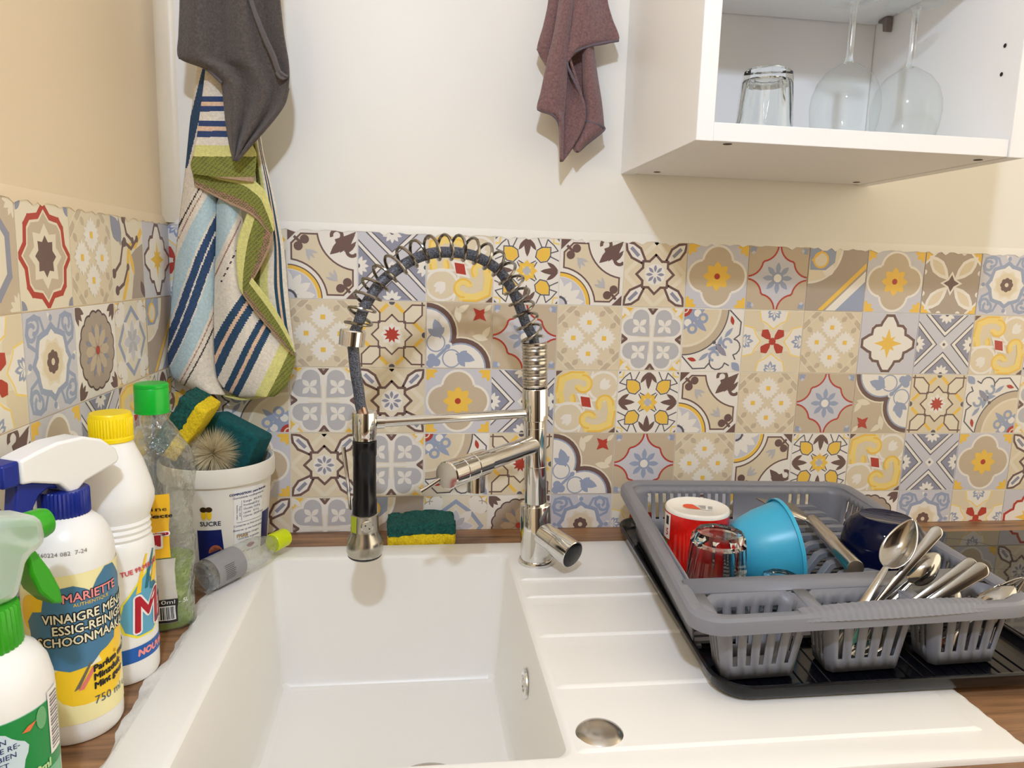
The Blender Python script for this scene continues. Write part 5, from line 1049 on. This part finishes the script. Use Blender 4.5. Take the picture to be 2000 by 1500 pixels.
def zz(name, A, B, d, c, n=120): # A: one edge, B: other edge
    cloth(name, [(a[0], a[1], b[0], b[1]) for a, b in zip(A, B)], d, kt, None, c, 26, n, ko)
zz('upper_hem', [(376,322),(430,336),(484,344),(518,374),(531,414),(536,448)], [(380,362),(420,384),(455,402),(485,416),(505,432),(530,462)], lambda u, v: -.056 - .004*math.sin(PI*v), cz(False))
zz('side_hem', [(488,402),(464,470),(462,520),(467,560),(475,576)], [(534,430),(531,475),(510,520),(490,555),(478,578)], lambda u, v: -.057 + .006*v, cz(False))
zz('lower_hem', [(492,542),(530,592),(558,640),(576,684)], [(474,576),(500,612),(538,656),(572,694)], lambda u, v: -.056 + .004*v, cz(False))
zz('bottom_hem', [(440,770),(480,764),(530,762),(560,752)], [(432,772),(470,782),(505,778),(545,770)], lambda u, v: -.036, cz(True), 60)
# grey microfibre cloth over it
go = sheet(458, 316, -.075); gc = thing('microfibre_cloth', 'dark grey microfibre cloth hanging over the striped towel', 'cloth', go)
cloth('cloth_body', [(362,-110,540,-110),(354,-40,543,-40),(352,20,548,20),(350,70,554,70),(350,112,562,115),(397,132,564,142),(432,162,562,172),(438,200,553,205),(442,240,526,240),(449,280,490,280),(457,314,462,314)], lambda u, v: -.086 + .010*math.cos((u*2.3+.1)*2*PI)*(1-.5*v) - .006*u, gc, m_grey, None, 60, 110, go, .003)
cloth('folded_edge', [(474,-110,480,-110),(484,-10,492,-10),(508,62,516,58),(530,112,538,108),(540,140,548,138),(550,152,562,149)], lambda u, v: -.099 - .006*u*v, gc, m_greyhem, None, 6, 40, go, .003)
hem('hem', [(350,112,-.078),(397,130,-.082),(434,162,-.088)], -.07, gc, m_greyhem, go); hem('hem', [(562,172,-.092),(553,204,-.094),(527,240,-.094),(490,282,-.092),(462,314,-.09)], -.08, gc, m_greyhem, go); hem('hem', [(540,142,-.1),(550,153,-.102),(563,149,-.1)], -.086, gc, m_greyhem, go)
# mauve cloth in the middle
bo = sheet(1097, 316, -.05); bc = thing('microfibre_cloth', 'mauve brown microfibre cloth hanging beside the wall cabinet', 'cloth', bo)
cloth('rear_left_fold', [(1076,-90,1104,-90),(1072,0,1100,0),(1062,50,1095,50),(1050,95,1086,98),(1066,126,1078,128)], lambda u, v: -.034 - .006*math.sin(PI*u), bc, m_brn, None, 20, 40, bo, .003)
cloth('back_fold', [(1088,60,1156,60),(1084,120,1158,120),(1088,170,1162,170),(1096,215,1160,215),(1104,245,1150,245)], lambda u, v: -.026, bc, m_brn, None, 12, 20, bo, .003)
cloth('front_fold', [(1098,-90,1126,-90),(1093,0,1123,0),(1084,60,1115,60),(1070,120,1109,122),(1057,180,1105,182),(1050,213,1103,214),(1078,224,1101,226),(1092,240,1100,242),(1095,314,1098,314)], lambda u, v: -.052 - .012*math.sin(PI*u)*(1-.3*v), bc, m_brn, None, 24, 70, bo, .003)
cloth('inner_fold', [(1107,110,1112,110),(1107,150,1125,152),(1104,200,1141,204),(1101,235,1142,235),(1099,265,1131,265),(1097,292,1114,292),(1095,314,1098,314)], lambda u, v: -.046 + .014*math.sin(PI*u)*(1-v) - .008*u, bc, m_brn, None, 20, 40, bo, .003)
cloth('upper_right_fold', [(1120,-90,1186,-90),(1122,0,1186,-2),(1118,40,1196,38),(1112,80,1208,79),(1109,100,1150,90),(1108,124,1114,108)], lambda u, v: -.056 - .008*math.sin(PI*u*1.6)*(1-.5*v) + .010*u, bc, m_brn, None, 30, 50, bo, .003)
cloth('lower_right_fold', [(1138,80,1156,80),(1139,150,1166,150),(1142,200,1174,200),(1141,236,1178,240),(1128,262,1177,256),(1119,284,1146,280),(1124,296,1131,295)], lambda u, v: -.042 - .010*math.sin(PI*u), bc, m_brn, None, 20, 50, bo, .003)
for pts in ([(1050,95,-.034),(1060,112,-.035),(1068,127,-.034)], [(1050,213,-.053),(1078,224,-.06),(1092,242,-.056),(1095,280,-.053),(1096,316,-.052)], [(1208,79,-.046),(1178,84,-.05),(1150,90,-.054),(1124,100,-.056),(1110,112,-.056),(1108,126,-.056),(1118,150,-.054),(1132,180,-.052),(1141,206,-.05),(1142,234,-.05),(1131,265,-.05),(1114,292,-.05),(1098,314,-.052)], [(1141,236,-.046),(1160,240,-.052),(1178,248,-.046),(1177,256,-.044),(1146,281,-.044),(1128,296,-.043),(1119,285,-.044)]): hem('hem', pts, -.05, bc, m_brnhem, bo, .0019)
# coat hooks above the frame that carry the cloths
for nm, lab_, a, dp in (('wall_hook', 'white wall hook above the corner towels', 445, .07), ('wall_hook', 'white wall hook above the mauve cloth', 1130, .055)):
    p = sheet(a, -112, -.03); h = thing(nm, lab_, 'hook', (p.x, -.0005, p.z)); mb = MB(); mb.tube([(0,0,0),(0,-dp*.7,-.004),(0,-dp-.012,0),(0,-dp-.018,.014)], .0045, 12); mb.build('peg', m_wp, h); mb = MB(); mb.box((-.014,-.004,-.022),(.014,0,.022)); mb.build('plate', m_wp, h, bevel=.0015)
# pendant lamp above the worktop, out of the frame
lampo = thing('ceiling_lamp', 'small three bulb pendant lamp hanging above the sink', 'lamp', (LAMP.x, LAMP.y, 2.035)); mb = MB(); mb.tube([(0,0,.02),(0,0,.4645)], .004, 8); mb.build('cord', m_wp, lampo); mb = MB(); mb.lathe([(.05,0),(.045,.012),(.012,.024),(0,.025)], 28); mb.build('canopy', m_wp, lampo)
bpy.context.view_layer.update()
